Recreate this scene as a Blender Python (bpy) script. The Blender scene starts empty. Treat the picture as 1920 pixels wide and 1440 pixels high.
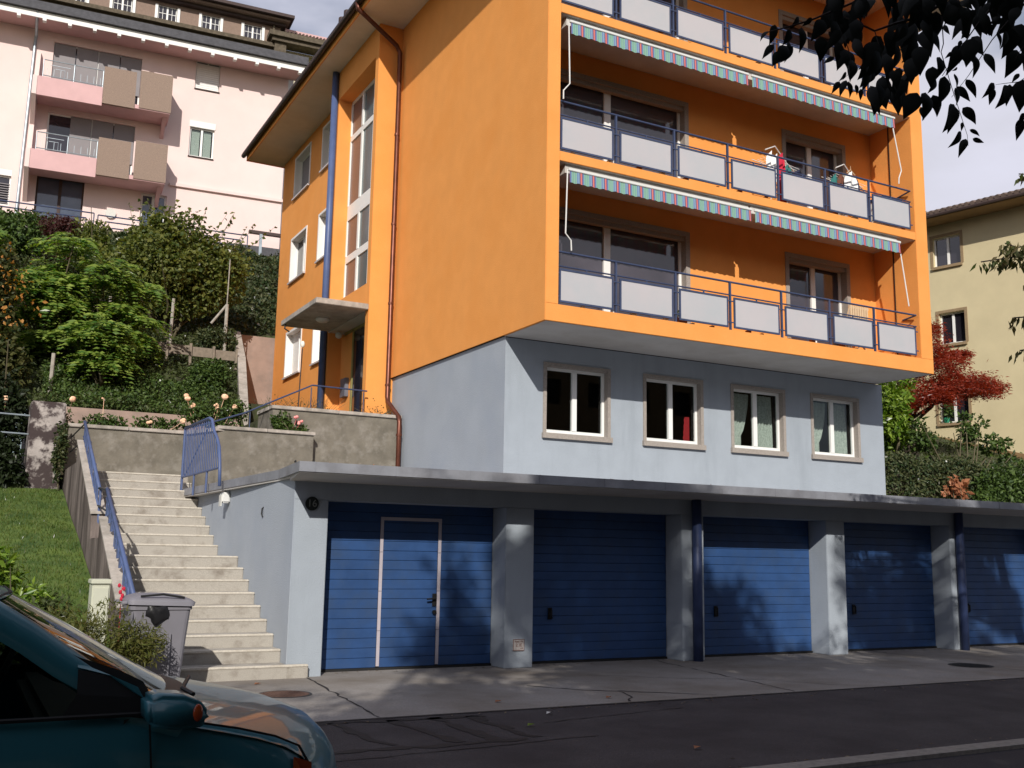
import bpy, bmesh, math, random
import numpy as np
from mathutils import Matrix, Vector
SC = bpy.context.scene
C = SC.collection
R = math.radians
# ---------------------------------------------------------------- camera
cd = bpy.data.cameras.new('camera'); cam = bpy.data.objects.new('camera', cd); C.objects.link(cam)
cd.sensor_width = 36; cd.lens = 36.097; cd.clip_end = 3000; cd.clip_start = .05
r_ = Vector((0.88106553, -0.47267997, 0.01723877)); u_ = Vector((-0.09205196, -0.13560581, 0.98647732)); f_ = Vector((0.46395039, 0.87073803, 0.16298873))
cam.matrix_world = Matrix(((r_[0], u_[0], -f_[0], -4.0414), (r_[1], u_[1], -f_[1], -12.3646), (r_[2], u_[2], -f_[2], 1.5), (0, 0, 0, 1)))
SC.camera = cam
# ---------------------------------------------------------------- sky and sun
SUN = Vector((-.75, -1.52, .96)).normalized()            # towards the sun
elev = math.asin(SUN.z)
W = bpy.data.worlds.new('World'); SC.world = W; W.use_nodes = True
nt = W.node_tree; nt.nodes.clear(); N = nt.nodes.new; L = nt.links.new
sky = N('ShaderNodeTexSky'); sky.sky_type = 'NISHITA'; sky.sun_disc = False
sky.sun_elevation = elev; sky.sun_rotation = math.atan2(SUN.x, SUN.y); sky.air_density = 1.0; sky.dust_density = 1.5
tc = N('ShaderNodeTexCoord'); mp = N('ShaderNodeMapping'); mp.inputs['Scale'].default_value = (1, 1, 2.6)
nz = N('ShaderNodeTexNoise'); nz.inputs['Scale'].default_value = .95; mp.inputs['Location'].default_value = (12.53, 6.02, 10.14); nz.inputs['Detail'].default_value = 7; nz.inputs['Roughness'].default_value = .55
rp = N('ShaderNodeValToRGB'); rp.color_ramp.elements[0].position = .46; rp.color_ramp.elements[1].position = .56
rp.color_ramp.elements[0].color = (.12, .12, .12, 1); rp.color_ramp.elements[1].color = (1, 1, 1, 1)
nz2 = N('ShaderNodeTexNoise'); nz2.inputs['Scale'].default_value = 5; nz2.inputs['Detail'].default_value = 6
rc = N('ShaderNodeValToRGB'); rc.color_ramp.elements[0].position = .38; rc.color_ramp.elements[1].position = .62
rc.color_ramp.elements[0].color = (8.6, 8.6, 9.8, 1); rc.color_ramp.elements[1].color = (9.6, 9.6, 11.2, 1)
mx = N('ShaderNodeMix'); mx.data_type = 'RGBA'
bg = N('ShaderNodeBackground'); bg.inputs['Strength'].default_value = .09
wo = N('ShaderNodeOutputWorld')
L(tc.outputs['Generated'], mp.inputs[0]); L(mp.outputs[0], nz.inputs['Vector']); L(mp.outputs[0], nz2.inputs['Vector'])
L(nz.outputs['Fac'], rp.inputs[0]); L(nz2.outputs['Fac'], rc.inputs[0])
L(rp.outputs[0], mx.inputs[0]); L(sky.outputs[0], mx.inputs[6]); L(rc.outputs[0], mx.inputs[7]); L(mx.outputs[2], bg.inputs[0]); L(bg.outputs[0], wo.inputs[0])
sd = bpy.data.lights.new('sun', 'SUN'); sd.energy = 5.0; sd.angle = R(.53); sd.color = (1, .945, .86)
so = bpy.data.objects.new('sun', sd); C.objects.link(so); so.rotation_euler = SUN.to_track_quat('Z', 'Y').to_euler()
SC.view_settings.view_transform = 'Standard'; SC.view_settings.look = 'None'; SC.view_settings.gamma = 1; SC.view_settings.use_curve_mapping = False
SC.view_settings.exposure = -.18

# ---------------------------------------------------------------- materials
def lin(c): return tuple(((v/255)/12.92 if v/255 <= .04045 else ((v/255+.055)/1.055)**2.4) for v in c)
MATS = {}
def mat(name, col, rough=.8, var=.06, scale=6, bump=0, bscale=80, spec=.4, metal=0, dirt=None, dscale=1.5, dcut=(.45, .7), streak=False, coat=0, coord='Object', col2=None):
    m = bpy.data.materials.new(name); m.use_nodes = True; t = m.node_tree; b = t.nodes['Principled BSDF']
    tcn = t.nodes.new('ShaderNodeTexCoord')
    n = t.nodes.new('ShaderNodeTexNoise'); n.inputs['Scale'].default_value = scale; n.inputs['Detail'].default_value = 5
    t.links.new(tcn.outputs[coord], n.inputs['Vector'])
    ra = t.nodes.new('ShaderNodeValToRGB'); ra.color_ramp.elements[0].position = .3; ra.color_ramp.elements[1].position = .7
    c2 = col2 or col
    ra.color_ramp.elements[0].color = tuple(v*(1-var) for v in col)+(1,); ra.color_ramp.elements[1].color = tuple(min(1, v*(1+var)) for v in c2)+(1,)
    t.links.new(n.outputs['Fac'], ra.inputs[0]); out = ra.outputs[0]
    if dirt:
        n2 = t.nodes.new('ShaderNodeTexNoise'); n2.inputs['Scale'].default_value = dscale; n2.inputs['Detail'].default_value = 8; n2.inputs['Roughness'].default_value = .65
        mpn = t.nodes.new('ShaderNodeMapping'); t.links.new(tcn.outputs[coord], mpn.inputs[0]); mpn.inputs['Location'].default_value = (3.3, 7.1, 1.9)
        if streak: mpn.inputs['Scale'].default_value = (1, 1, .16)
        t.links.new(mpn.outputs[0], n2.inputs['Vector'])
        r2 = t.nodes.new('ShaderNodeValToRGB'); r2.color_ramp.elements[0].position = dcut[0]; r2.color_ramp.elements[1].position = dcut[1]
        mm = t.nodes.new('ShaderNodeMix'); mm.data_type = 'RGBA'; t.links.new(n2.outputs['Fac'], r2.inputs[0]); t.links.new(r2.outputs[0], mm.inputs[0])
        t.links.new(out, mm.inputs[6]); mm.inputs[7].default_value = tuple(dirt)+(1,); out = mm.outputs[2]
    t.links.new(out, b.inputs['Base Color'])
    b.inputs['Roughness'].default_value = rough; b.inputs['Metallic'].default_value = metal; b.inputs['Specular IOR Level'].default_value = spec
    if coat: b.inputs['Coat Weight'].default_value = coat; b.inputs['Coat Roughness'].default_value = .04
    if bump:
        n3 = t.nodes.new('ShaderNodeTexNoise'); n3.inputs['Scale'].default_value = bscale; n3.inputs['Detail'].default_value = 4; t.links.new(tcn.outputs[coord], n3.inputs['Vector'])
        bu = t.nodes.new('ShaderNodeBump'); bu.inputs['Strength'].default_value = bump; bu.inputs['Distance'].default_value = .01
        t.links.new(n3.outputs['Fac'], bu.inputs['Height']); t.links.new(bu.outputs[0], b.inputs['Normal'])
    MATS[name] = m; return m
def leafmat(name, cols, trans=.35, rough=.55):
    m = bpy.data.materials.new(name); m.use_nodes = True; t = m.node_tree; t.nodes.clear(); n = t.nodes.new
    g = n('ShaderNodeNewGeometry'); ra = n('ShaderNodeValToRGB'); els = ra.color_ramp.elements
    for i, c in enumerate(cols):
        p = i/(max(1, len(cols)-1))
        e = els[0] if i == 0 else (els[1] if i == len(cols)-1 else els.new(p))
        e.position = p; e.color = tuple(c)+(1,)
    t.links.new(g.outputs['Random Per Island'], ra.inputs[0])
    p = n('ShaderNodeBsdfPrincipled'); p.inputs['Roughness'].default_value = rough; p.inputs['Specular IOR Level'].default_value = .35
    tr = n('ShaderNodeBsdfTranslucent'); mix = n('ShaderNodeMixShader'); mix.inputs[0].default_value = trans
    hs = n('ShaderNodeHueSaturation'); hs.inputs['Saturation'].default_value = 1.15; hs.inputs['Value'].default_value = 1.5; t.links.new(ra.outputs[0], hs.inputs['Color'])
    t.links.new(ra.outputs[0], p.inputs['Base Color']); t.links.new(hs.outputs[0], tr.inputs[0])
    t.links.new(p.outputs[0], mix.inputs[1]); t.links.new(tr.outputs[0], mix.inputs[2])
    o = n('ShaderNodeOutputMaterial'); t.links.new(mix.outputs[0], o.inputs[0]); MATS[name] = m; return m
def glassmat(name, tint=(.55, .58, .58), fac=.10):
    m = bpy.data.materials.new(name); m.use_nodes = True; t = m.node_tree; t.nodes.clear(); n = t.nodes.new
    tr = n('ShaderNodeBsdfTransparent'); tr.inputs[0].default_value = tint+(1,); gl = n('ShaderNodeBsdfGlossy'); gl.inputs['Roughness'].default_value = .02; gl.inputs['Color'].default_value = (.9, .93, .95, 1)
    fr = n('ShaderNodeFresnel'); fr.inputs['IOR'].default_value = 1.5; ad = n('ShaderNodeMath'); ad.operation = 'ADD'; ad.inputs[1].default_value = fac-.04; ad.use_clamp = True
    mix = n('ShaderNodeMixShader'); ge = n('ShaderNodeNewGeometry'); inv = n('ShaderNodeMath'); inv.operation = 'SUBTRACT'; inv.inputs[0].default_value = 1; mu = n('ShaderNodeMath'); mu.operation = 'MULTIPLY'; t.links.new(ge.outputs['Backfacing'], inv.inputs[1]); t.links.new(fr.outputs[0], ad.inputs[0]); t.links.new(ad.outputs[0], mu.inputs[0]); t.links.new(inv.outputs[0], mu.inputs[1]); t.links.new(mu.outputs[0], mix.inputs[0]); t.links.new(tr.outputs[0], mix.inputs[1]); t.links.new(gl.outputs[0], mix.inputs[2])
    o = n('ShaderNodeOutputMaterial'); t.links.new(mix.outputs[0], o.inputs[0]); MATS[name] = m; return m

M = MATS
mat('orange', (.785, .328, .088), .9, .035, 2.4, .5, 45, .2, dirt=(.755, .295, .068), dscale=.9, dcut=(.45, .85))
mat('blue_stucco', (.335, .375, .425), .9, .04, 2.5, .45, 60, .2, dirt=(.27, .305, .345), dscale=1.6, dcut=(.5, .8), streak=True)
mat('blue_side', (.35, .385, .43), .92, .04, 1.5, .5, 60, .2, dirt=(.31, .35, .41), dscale=1.1, dcut=(.45, .8))
mat('soffit', (.55, .53, .50), .9, .05, 2, .1, 60, .2, dirt=(.46, .43, .39), dscale=.8)
mat('eave_soffit', (.68, .61, .52), .9, .05, 2, 0, dirt=(.6, .53, .44), dscale=.8)
mat('brown_metal', (.035, .022, .02), .45, .2, 5, metal=.2)
mat('copper', (.13, .045, .028), .38, .25, 4, metal=.55)
mat('blue_metal', (.032, .05, .125), .5, .12, 4, spec=.4)
mat('rail_blue', (.042, .058, .118), .5, .15, 4)
mat('handrail_blue', (.072, .105, .225), .45, .12, 4)
mat('door_blue', (.024, .068, .19), .5, .14, 4, .2, 18, .4, dirt=(.034, .068, .15), dscale=2.6, dcut=(.46, .76))
mat('door_trim', (.44, .40, .44), .5, .08, 4)
mat('white_frame', (.80, .80, .78), .45, .02, 4)
mat('white_plastic', (.66, .66, .64), .5, .03, 4)
mat('granite', (.32, .285, .255), .85, .22, 60, .2, 90)
mat('concrete_cap', (.42, .38, .34), .9, .12, 14, .4, 60, .2, dirt=(.24, .22, .19), dscale=2.2)
mat('wall_plaster', (.168, .152, .125), .95, .22, 3.5, .8, 22, .2, dirt=(.27, .25, .22), dscale=3.6, dcut=(.50, .75))
mat('stair_concrete', (.40, .372, .33), .95, .16, 110, .8, 110, .2, dirt=(.22, .19, .16), dscale=4, dcut=(.50, .74))
mat('stringer', (.20, .165, .15), .95, .25, 3, .5, 30, .2, dirt=(.07, .055, .05), dscale=3, dcut=(.4, .62), streak=True)
mat('old_wall', (.38, .34, .32), .95, .25, 3, .6, 20, .2, dirt=(.06, .045, .045), dscale=3.2, dcut=(.44, .54))
mat('ramp_wall', (.34, .25, .21), .95, .1, 3, .3, 40, .2, dirt=(.26, .2, .17), dscale=2)
mat('apron', (.27, .25, .235), .92, .16, 40, .35, 70, .3, dirt=(.175, .15, .125), dscale=.55, dcut=(.42, .66))
mat('asphalt', (.054, .047, .050), .85, .45, 95, 1.0, 75, .35, dirt=(.032, .026, .029), dscale=1.1, dcut=(.40, .64))
mat('asphalt_old', (.032, .028, .033), .88, .3, 150, .6, 150, .3)
mat('tar', (.018, .014, .014), .8, .2, 30)
mat('kerb', (.22, .2, .18), .9, .2, 20, .4, 60)
mat('earth', (.055, .045, .028), .95, .4, 3, .8, 12, col2=(.045, .06, .02))
mat('grass_base', (.045, .10, .014), .95, .35, 2.5, .6, 30, col2=(.075, .11, .018))
mat('zinc', (.30, .31, .345), .5, .12, 3, metal=.3, spec=.4, dirt=(.2, .2, .22), dscale=2.4, dcut=(.4, .7))
mat('rust', (.11, .06, .045), .8, .3, 30, .3, 80)
mat('iron', (.025, .025, .025), .6, .2, 20)
mat('black', (.008, .008, .009), .5, .2, 10)
mat('rubber', (.012, .012, .013), .75, .2, 10)
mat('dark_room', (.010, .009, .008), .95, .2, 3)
mat('room_wall', (.10, .08, .06), .95, .1, 3)
mat('curtain', (.60, .61, .59), .95, .22, 34, .6, 50)
mat('red_curtain', (.45, .02, .03), .9, .1, 20)
mat('blind_grey', (.23, .215, .225), .7, .04, 3)
mat('blind_white', (.78, .77, .75), .6, .03, 3)
mat('pink', (.77, .615, .585), .92, .03, 1.2, .3, 90, .2, dirt=(.72, .565, .535), dscale=.5, dcut=(.45, .9))
mat('pink_dark', (.60, .385, .385), .92, .05, 2, .3, 90, .2)
mat('pebble', (.27, .20, .16), .95, .35, 90, .9, 80, .2)
mat('steel', (.30, .33, .35), .4, .1, 5, metal=.5)
mat('galv', (.33, .38, .42), .4, .12, 5, metal=.4)
mat('roof_grey', (.075, .075, .085), .8, .2, 6, .3, 30)
mat('tile_brown', (.12, .085, .07), .85, .4, 5, .4, 30)
mat('mansard', (.24, .17, .135), .85, .08, 8, .15, 60)
mat('dark_trim', (.055, .035, .032), .7, .15, 5)
mat('moss_ledge', (.105, .085, .06), .95, .3, 6, .4, 30)
mat('cream_wall', (.55, .50, .36), .9, .05, 3)
mat('beige', (.60, .52, .33), .93, .05, 1.4, .4, 60, .2, dirt=(.53, .455, .285), dscale=.5, dcut=(.45, .9))
mat('beige_base', (.24, .15, .07), .93, .12, 3, .3, 60)
mat('stone_trim', (.28, .20, .115), .85, .2, 30)
mat('bark', (.05, .038, .028), .95, .35, 14, .8, 30)
mat('twig', (.022, .013, .012), .8, .2, 20)
mat('stem', (.10, .085, .05), .9, .25, 12)
mat('wood_post', (.34, .31, .27), .9, .2, 14, .3, 40)
mat('wood_board', (.22, .18, .14), .9, .2, 10, .3, 40)
mat('car_paint', (.025, .145, .19), .40, .03, 3, spec=.4, metal=.1, coat=.45)
mat('car_black', (.012, .012, .013), .55, .1, 10)
mat('car_inside', (.02, .02, .024), .8, .2, 5)
mat('car_cloth', (.06, .06, .09), .9, .2, 15)
mat('orange_lens', (.38, .055, .01), .2, .1, 10, coat=.6)
mat('bin_plastic', (.185, .18, .205), .6, .06, 4, .1, 60)
mat('bag', (.015, .015, .017), .35, .3, 9, .8, 12)
mat('cabinet', (.52, .53, .43), .6, .04, 4)
mat('sign_black', (.014, .018, .018), .4, .1, 10)
mat('sign_white', (.20, .21, .20), .6, .02, 10)
mat('plaque', (.42, .38, .36), .6, .12, 30)
mat('plaque_red', (.14, .045, .04), .6, .1, 10)
mat('lamp_glass', (.60, .60, .56), .4, .03, 10)
mat('bulb', (.85, .82, .72), .3, .02, 10)
mat('frosted', (.48, .455, .47), .35, .025, .8, spec=.5, dirt=(.40, .43, .455), dscale=.9, dcut=(.4, .8))
mat('teal_glass', (.085, .12, .125), .22, .2, .8, spec=.45)
mat('brown_pane', (.19, .115, .095), .35, .05, 2)
mat('alu', (.58, .57, .60), .45, .05, 3, metal=.2)
mat('green_frame', (.30, .26, .09), .4, .1, 4)
mat('patio_glass', (.055, .048, .060), .05, .3, 1.2, spec=.9)  # base colour lightened to carry the grey reflection in the panes
mat('dark_glass', (.022, .020, .027), .05, .3, 1.2, spec=.9)
mat('blue_glass', (.06, .08, .12), .06, .3, 1.2, spec=.9)
mat('mail_metal', (.20, .21, .26), .4, .1, 4, metal=.4)
mat('poster_blue', (.10, .16, .34), .6, .2, 14)
mat('flower_peach', (.85, .42, .26), .7, .15, 30, col2=(.85, .62, .42))
mat('flower_pink', (.80, .18, .20), .7, .15, 30, col2=(.85, .40, .36))
mat('green_pot', (.02, .22, .12), .5, .1, 10)
mat('red_cloth', (.50, .02, .05), .9, .1, 20)
mat('white_cloth', (.80, .80, .80), .9, .03, 20)
mat('navy_cloth', (.02, .025, .06), .9, .1, 20)
mat('teal_cloth', (.03, .16, .15), .9, .1, 20)
mat('brown_cloth', (.14, .05, .03), .9, .1, 20)
mat('chair_wood', (.62, .45, .28), .6, .08, 10)
mat('terracotta', (.30, .10, .05), .8, .1, 10)
leafmat('leaf_hazel', [(.04, .07, .014), (.075, .11, .018), (.13, .15, .03), (.05, .075, .02), (.19, .20, .045)])
leafmat('leaf_sumac', [(.05, .13, .02), (.09, .20, .03), (.14, .27, .045), (.26, .33, .06)], .35)
leafmat('leaf_orange', [(.40, .17, .04), (.50, .32, .07), (.28, .06, .03), (.45, .24, .05)], .3)
leafmat('leaf_fresh', [(.07, .15, .012), (.12, .21, .016), (.17, .26, .02), (.24, .33, .05)], .3, .35)
leafmat('leaf_ivy', [(.018, .042, .012), (.035, .07, .016), (.055, .09, .02), (.08, .085, .03)], .15)
leafmat('leaf_bush', [(.028, .058, .014), (.055, .095, .02), (.085, .135, .026)], .2)
leafmat('leaf_cover', [(.045, .06, .018), (.075, .10, .024), (.095, .14, .028), (.11, .085, .04), (.16, .20, .045), (.06, .08, .02)], .2)
leafmat('leaf_autumn', [(.02, .035, .008), (.06, .09, .015), (.03, .06, .010), (.09, .13, .02), (.04, .05, .012), (.05, .08, .012), (.10, .11, .02), (.03, .04, .010), (.34, .26, .05), (.05, .07, .014), (.42, .15, .04), (.10, .10, .03)], .3)
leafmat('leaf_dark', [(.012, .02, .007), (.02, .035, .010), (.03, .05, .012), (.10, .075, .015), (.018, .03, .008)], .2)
leafmat('leaf_redbush', [(.045, .010, .010), (.10, .018, .016), (.16, .03, .022), (.07, .02, .015)], .3)
leafmat('leaf_maple', [(.32, .06, .035), (.52, .12, .06), (.68, .20, .09), (.48, .17, .06), (.28, .05, .03)], .4)
leafmat('leaf_juniper', [(.08, .10, .016), (.15, .16, .025), (.22, .18, .03), (.28, .17, .035), (.11, .10, .025)], .25)
leafmat('leaf_silhouette', [(.004, .006, .004), (.006, .009, .005), (.005, .006, .006)], .08, .7)  # near-black: the crown's shade on these leaves is put into the colour
leafmat('leaf_street', [(.03, .05, .012), (.05, .08, .015)], .15)
leafmat('leaf_cherry', [(.05, .08, .015), (.09, .14, .02), (.14, .19, .03), (.12, .09, .03)], .3)
leafmat('grass_blade', [(.045, .10, .012), (.07, .14, .016), (.10, .17, .02), (.12, .14, .03)], .3)
leafmat('leaf_dry', [(.45, .20, .10), (.55, .30, .17), (.30, .12, .06)], .3)
glassmat('glass', (.80, .84, .82), .055); glassmat('car_glass', (.24, .29, .26), .03); glassmat('wind_glass', (.45, .5, .48), .04)
# striped awning fabric: a true printed pattern along the awning's length
def stripes():
    m = bpy.data.materials.new('awning_stripes'); m.use_nodes = True; t = m.node_tree; b = t.nodes['Principled BSDF']; n = t.nodes.new
    tcn = n('ShaderNodeTexCoord'); sx = n('ShaderNodeSeparateXYZ'); t.links.new(tcn.outputs['Object'], sx.inputs[0])
    dv = n('ShaderNodeMath'); dv.operation = 'DIVIDE'; dv.inputs[1].default_value = .256; t.links.new(sx.outputs[0], dv.inputs[0])
    fr = n('ShaderNodeMath'); fr.operation = 'FRACT'; t.links.new(dv.outputs[0], fr.inputs[0])
    ra = n('ShaderNodeValToRGB'); ra.color_ramp.interpolation = 'CONSTANT'; els = ra.color_ramp.elements
    st = [(0, (125, 165, 145)), (.10, (105, 146, 146)), (.14, (130, 168, 145)), (.24, (100, 142, 150)), (.28, (125, 162, 145)), (.38, (104, 128, 166)), (.50, (128, 160, 172)), (.56, (98, 96, 142)), (.63, (135, 78, 92)), (.68, (222, 128, 110)), (.75, (180, 82, 84)), (.79, (110, 92, 130)), (.86, (92, 122, 168)), (.94, (125, 160, 168))]
    for i, (p, c) in enumerate(st):
        e = els[i] if i < 2 else els.new(p)
        e.position = p; e.color = lin(c)+(1,)
    t.links.new(fr.outputs[0], ra.inputs[0]); t.links.new(ra.outputs[0], b.inputs['Base Color']); b.inputs['Roughness'].default_value = .9
    MATS['awning_stripes'] = m
stripes()

# ---------------------------------------------------------------- builders
RM = {}
def link(o): C.objects.link(o); return o
def thing(name, label, cat, loc=(0, 0, 0), rz=0, group=None, kind=None):
    o = bpy.data.objects.new(name, None); link(o); o.location = loc; o.rotation_euler = (0, 0, rz); o.empty_display_size = .2
    if label: o['label'] = label
    if cat: o['category'] = cat
    if group: o['group'] = group
    if kind: o['kind'] = kind
    RM[o.name] = Matrix.Translation(loc) @ Matrix.Rotation(rz, 4, 'Z'); return o
def tag(o, label=None, cat=None, group=None, kind=None):
    for k, v in (('label', label), ('category', cat), ('group', group), ('kind', kind)):
        if v: o[k] = v
    return o
class MB:
    def __init__(s, T=None): s.v = []; s.f = []; s.T = T
    def add(s, vs, fs):
        n = len(s.v); s.v += [s.T(*p) if s.T else tuple(p) for p in vs]; s.f += [tuple(i+n for i in f) for f in fs]; return s
    def quad(s, a, b, c, d): return s.add([a, b, c, d], [(0, 1, 2, 3)])
    def box(s, x0, x1, y0, y1, z0, z1):
        return s.add([(x0, y0, z0), (x1, y0, z0), (x1, y1, z0), (x0, y1, z0), (x0, y0, z1), (x1, y0, z1), (x1, y1, z1), (x0, y1, z1)],
                     [(0, 3, 2, 1), (4, 5, 6, 7), (0, 1, 5, 4), (1, 2, 6, 5), (2, 3, 7, 6), (3, 0, 4, 7)])
    def prism(s, poly, fn, d0, d1):
        n = len(poly); vs = [fn(p, d0) for p in poly]+[fn(p, d1) for p in poly]
        return s.add(vs, [tuple(range(n)), tuple(range(2*n-1, n-1, -1))]+[(i, i+n, (i+1) % n+n, (i+1) % n) for i in range(n)])
    def tube(s, pts, rad, n=8, cap=True):
        P = [Vector(p) for p in pts]; rads = rad if isinstance(rad, (list, tuple)) else [rad]*len(P); vs = []; fs = []; up = None
        for i, p in enumerate(P):
            d = (P[min(i+1, len(P)-1)]-P[max(i-1, 0)]).normalized()
            if up is None:
                up = d.orthogonal().normalized()
            else:
                up = (up-d*up.dot(d)); up = up.normalized() if up.length > 1e-6 else d.orthogonal().normalized()
            w = d.cross(up)
            for k in range(n):
                a = 2*math.pi*k/n; q = p+(up*math.cos(a)+w*math.sin(a))*rads[i]; vs.append(tuple(q))
        for i in range(len(P)-1):
            for k in range(n): fs.append((i*n+k, i*n+(k+1) % n, (i+1)*n+(k+1) % n, (i+1)*n+k))
        if cap: fs.append(tuple(range(n-1, -1, -1))); fs.append(tuple(range((len(P)-1)*n, len(P)*n)))
        return s.add(vs, fs)
    def ball(s, c, rx, ry, rz, nu=10, nv=7):
        vs = []; fs = []
        for j in range(nv+1):
            t = math.pi*j/nv
            for i in range(nu):
                a = 2*math.pi*i/nu; vs.append((c[0]+rx*math.sin(t)*math.cos(a), c[1]+ry*math.sin(t)*math.sin(a), c[2]+rz*math.cos(t)))
        for j in range(nv):
            for i in range(nu): fs.append((j*nu+i, (j+1)*nu+i, (j+1)*nu+(i+1) % nu, j*nu+(i+1) % nu))
        return s.add(vs, fs)
    def build(s, name, m, parent=None, smooth=False, bevel=0, seg=2):
        me = bpy.data.meshes.new(name)
        root = parent
        while root is not None and root.parent: root = root.parent
        vs = s.v
        if root is not None:
            Mi = RM[root.name].inverted(); vs = [tuple(Mi @ Vector(p)) for p in s.v]
        me.from_pydata(vs, [], s.f); me.materials.append(MATS[m] if isinstance(m, str) else m)
        if bevel: pass
        o = link(bpy.data.objects.new(name, me))
        if parent: o.parent = parent
        if bevel:
            bm = bmesh.new(); bm.from_mesh(me); bmesh.ops.recalc_face_normals(bm, faces=bm.faces)
            eds = [e for e in bm.edges if len(e.link_faces) == 2 and e.calc_face_angle(0) > .6]
            bmesh.ops.bevel(bm, geom=eds, offset=bevel, segments=seg, affect='EDGES', clamp_overlap=True); bm.to_mesh(me); bm.free()
        if smooth: me.polygons.foreach_set('use_smooth', [True]*len(me.polygons))
        me.update(); return o
def box(name, x0, x1, y0, y1, z0, z1, m, parent=None, bevel=0, T=None): return MB(T).box(x0, x1, y0, y1, z0, z1).build(name, m, parent, bevel=bevel)
def copy_tree(o, parent=None):
    c = o.copy(); C.objects.link(c); c.parent = parent
    for ch in list(o.children): copy_tree(ch, c)
    if parent is None: RM[c.name] = RM[o.name]
    return c
def poly_mesh(name, V, F, m, parent=None, smooth=False):       # numpy arrays: V (n,3), F (m,4)
    me = bpy.data.meshes.new(name); root = parent
    while root is not None and root.parent: root = root.parent
    V = np.asarray(V, np.float32)
    if root is not None:
        Mi = np.array(RM[root.name].inverted()); V = V@Mi[:3, :3].T.astype(np.float32)+Mi[:3, 3].astype(np.float32)
    k = F.shape[1]; me.vertices.add(len(V)); me.vertices.foreach_set('co', V.astype(np.float32).ravel()); me.loops.add(F.size); me.loops.foreach_set('vertex_index', F.astype(np.int32).ravel())
    me.polygons.add(len(F)); me.polygons.foreach_set('loop_start', np.arange(0, F.size, k, dtype=np.int32)); me.polygons.foreach_set('loop_total', np.full(len(F), k, np.int32))
    me.update(calc_edges=True); me.materials.append(MATS[m])
    if smooth: me.polygons.foreach_set('use_smooth', [True]*len(F))
    o = link(bpy.data.objects.new(name, me))
    if parent: o.parent = parent
    return o
def wall(mb, s0, s1, z0, z1, holes, d0=0., reveal=.15):
    ss = sorted({s0, s1} | {h[0] for h in holes} | {h[1] for h in holes}); zz = sorted({z0, z1} | {h[2] for h in holes} | {h[3] for h in holes})
    for a, b in zip(ss, ss[1:]):
        for c, d in zip(zz, zz[1:]):
            if any(h[0] <= a and b <= h[1] and h[2] <= c and d <= h[3] for h in holes): continue
            mb.quad((a, d0, c), (b, d0, c), (b, d0, d), (a, d0, d))
    for a, b, c, d in holes:
        mb.quad((a, d0, c), (a, d0, d), (a, d0+reveal, d), (a, d0+reveal, c)); mb.quad((b, d0, c), (b, d0+reveal, c), (b, d0+reveal, d), (b, d0, d))
        mb.quad((a, d0, d), (b, d0, d), (b, d0+reveal, d), (a, d0+reveal, d)); mb.quad((a, d0, c), (a, d0+reveal, c), (b, d0+reveal, c), (b, d0, c))
def window(root, T, s0, s1, z0, z1, d, mull=1, fm='white_frame', pm='dark_glass', fw=.06, mw=.09, sill=None, surround=None, sm='granite', bars=0, label=None, th=.05):
    g = MB(T)
    g.box(s0, s1, d, d+th, z1-fw, z1).box(s0, s1, d, d+th, z0, z0+fw*1.2).box(s0, s0+fw, d, d+th, z0+fw*1.2, z1-fw).box(s1-fw, s1, d, d+th, z0+fw*1.2, z1-fw)
    n = mull+1; w = (s1-s0-2*fw)/n; cells = []
    for i in range(n):
        a = s0+fw+i*w+(mw/2 if i else 0); b = s0+fw+(i+1)*w-(mw/2 if i < n-1 else 0); cells.append((a, b))
        if i: g.box(s0+fw+i*w-mw/2, s0+fw+i*w+mw/2, d-.012, d+th, z0+fw*1.2, z1-fw)
    for a, b in cells:
        for k in range(bars):
            zc = z0+fw+(z1-z0-2*fw)*(k+1)/(bars+1); g.box(a, b, d+.008, d+.03, zc-.015, zc+.015)
        if bars: g.box((a+b)/2-.012, (a+b)/2+.012, d+.006, d+.028, z0+fw, z1-fw)
    wn = g.build('window', 'white_frame' if fm is None else fm, root)
    if label: wn['label'] = label
    for a, b in cells: MB(T).box(a, b, d+.032, d+.04, z0+fw*1.2, z1-fw).build('pane', pm, wn)
    if sill: MB(T).box(s0-sill[0], s1+sill[0], -sill[1], d, z0-sill[2], z0-.002).build('sill', sm, wn)
    if surround:
        q = surround; MB(T).box(s0-q, s1+q, -.02, d-.002, z1-.014, z1+q).box(s0-q, s0+.014, -.02, d-.002, z0, z1-.0141).box(s1-.014, s1+q, -.02, d-.002, z0, z1-.0141).build('surround', sm, wn)
    return wn
def text(body, size, m, mw, parent, name='lettering', extrude=.002):
    cu = bpy.data.curves.new(name, 'FONT'); cu.body = body; cu.size = size; cu.extrude = extrude; cu.align_x = 'CENTER'; cu.align_y = 'CENTER'
    to = bpy.data.objects.new('tmp', cu); C.objects.link(to); dg = bpy.context.evaluated_depsgraph_get(); dg.update()
    me = bpy.data.meshes.new_from_object(to.evaluated_get(dg)); bpy.data.objects.remove(to); me.name = name
    me.transform((RM[parent.name].inverted() if parent and parent.name in RM else Matrix()) @ mw); me.materials.clear(); me.materials.append(MATS[m])
    o = link(bpy.data.objects.new(name, me)); o.parent = parent; return o

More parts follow.
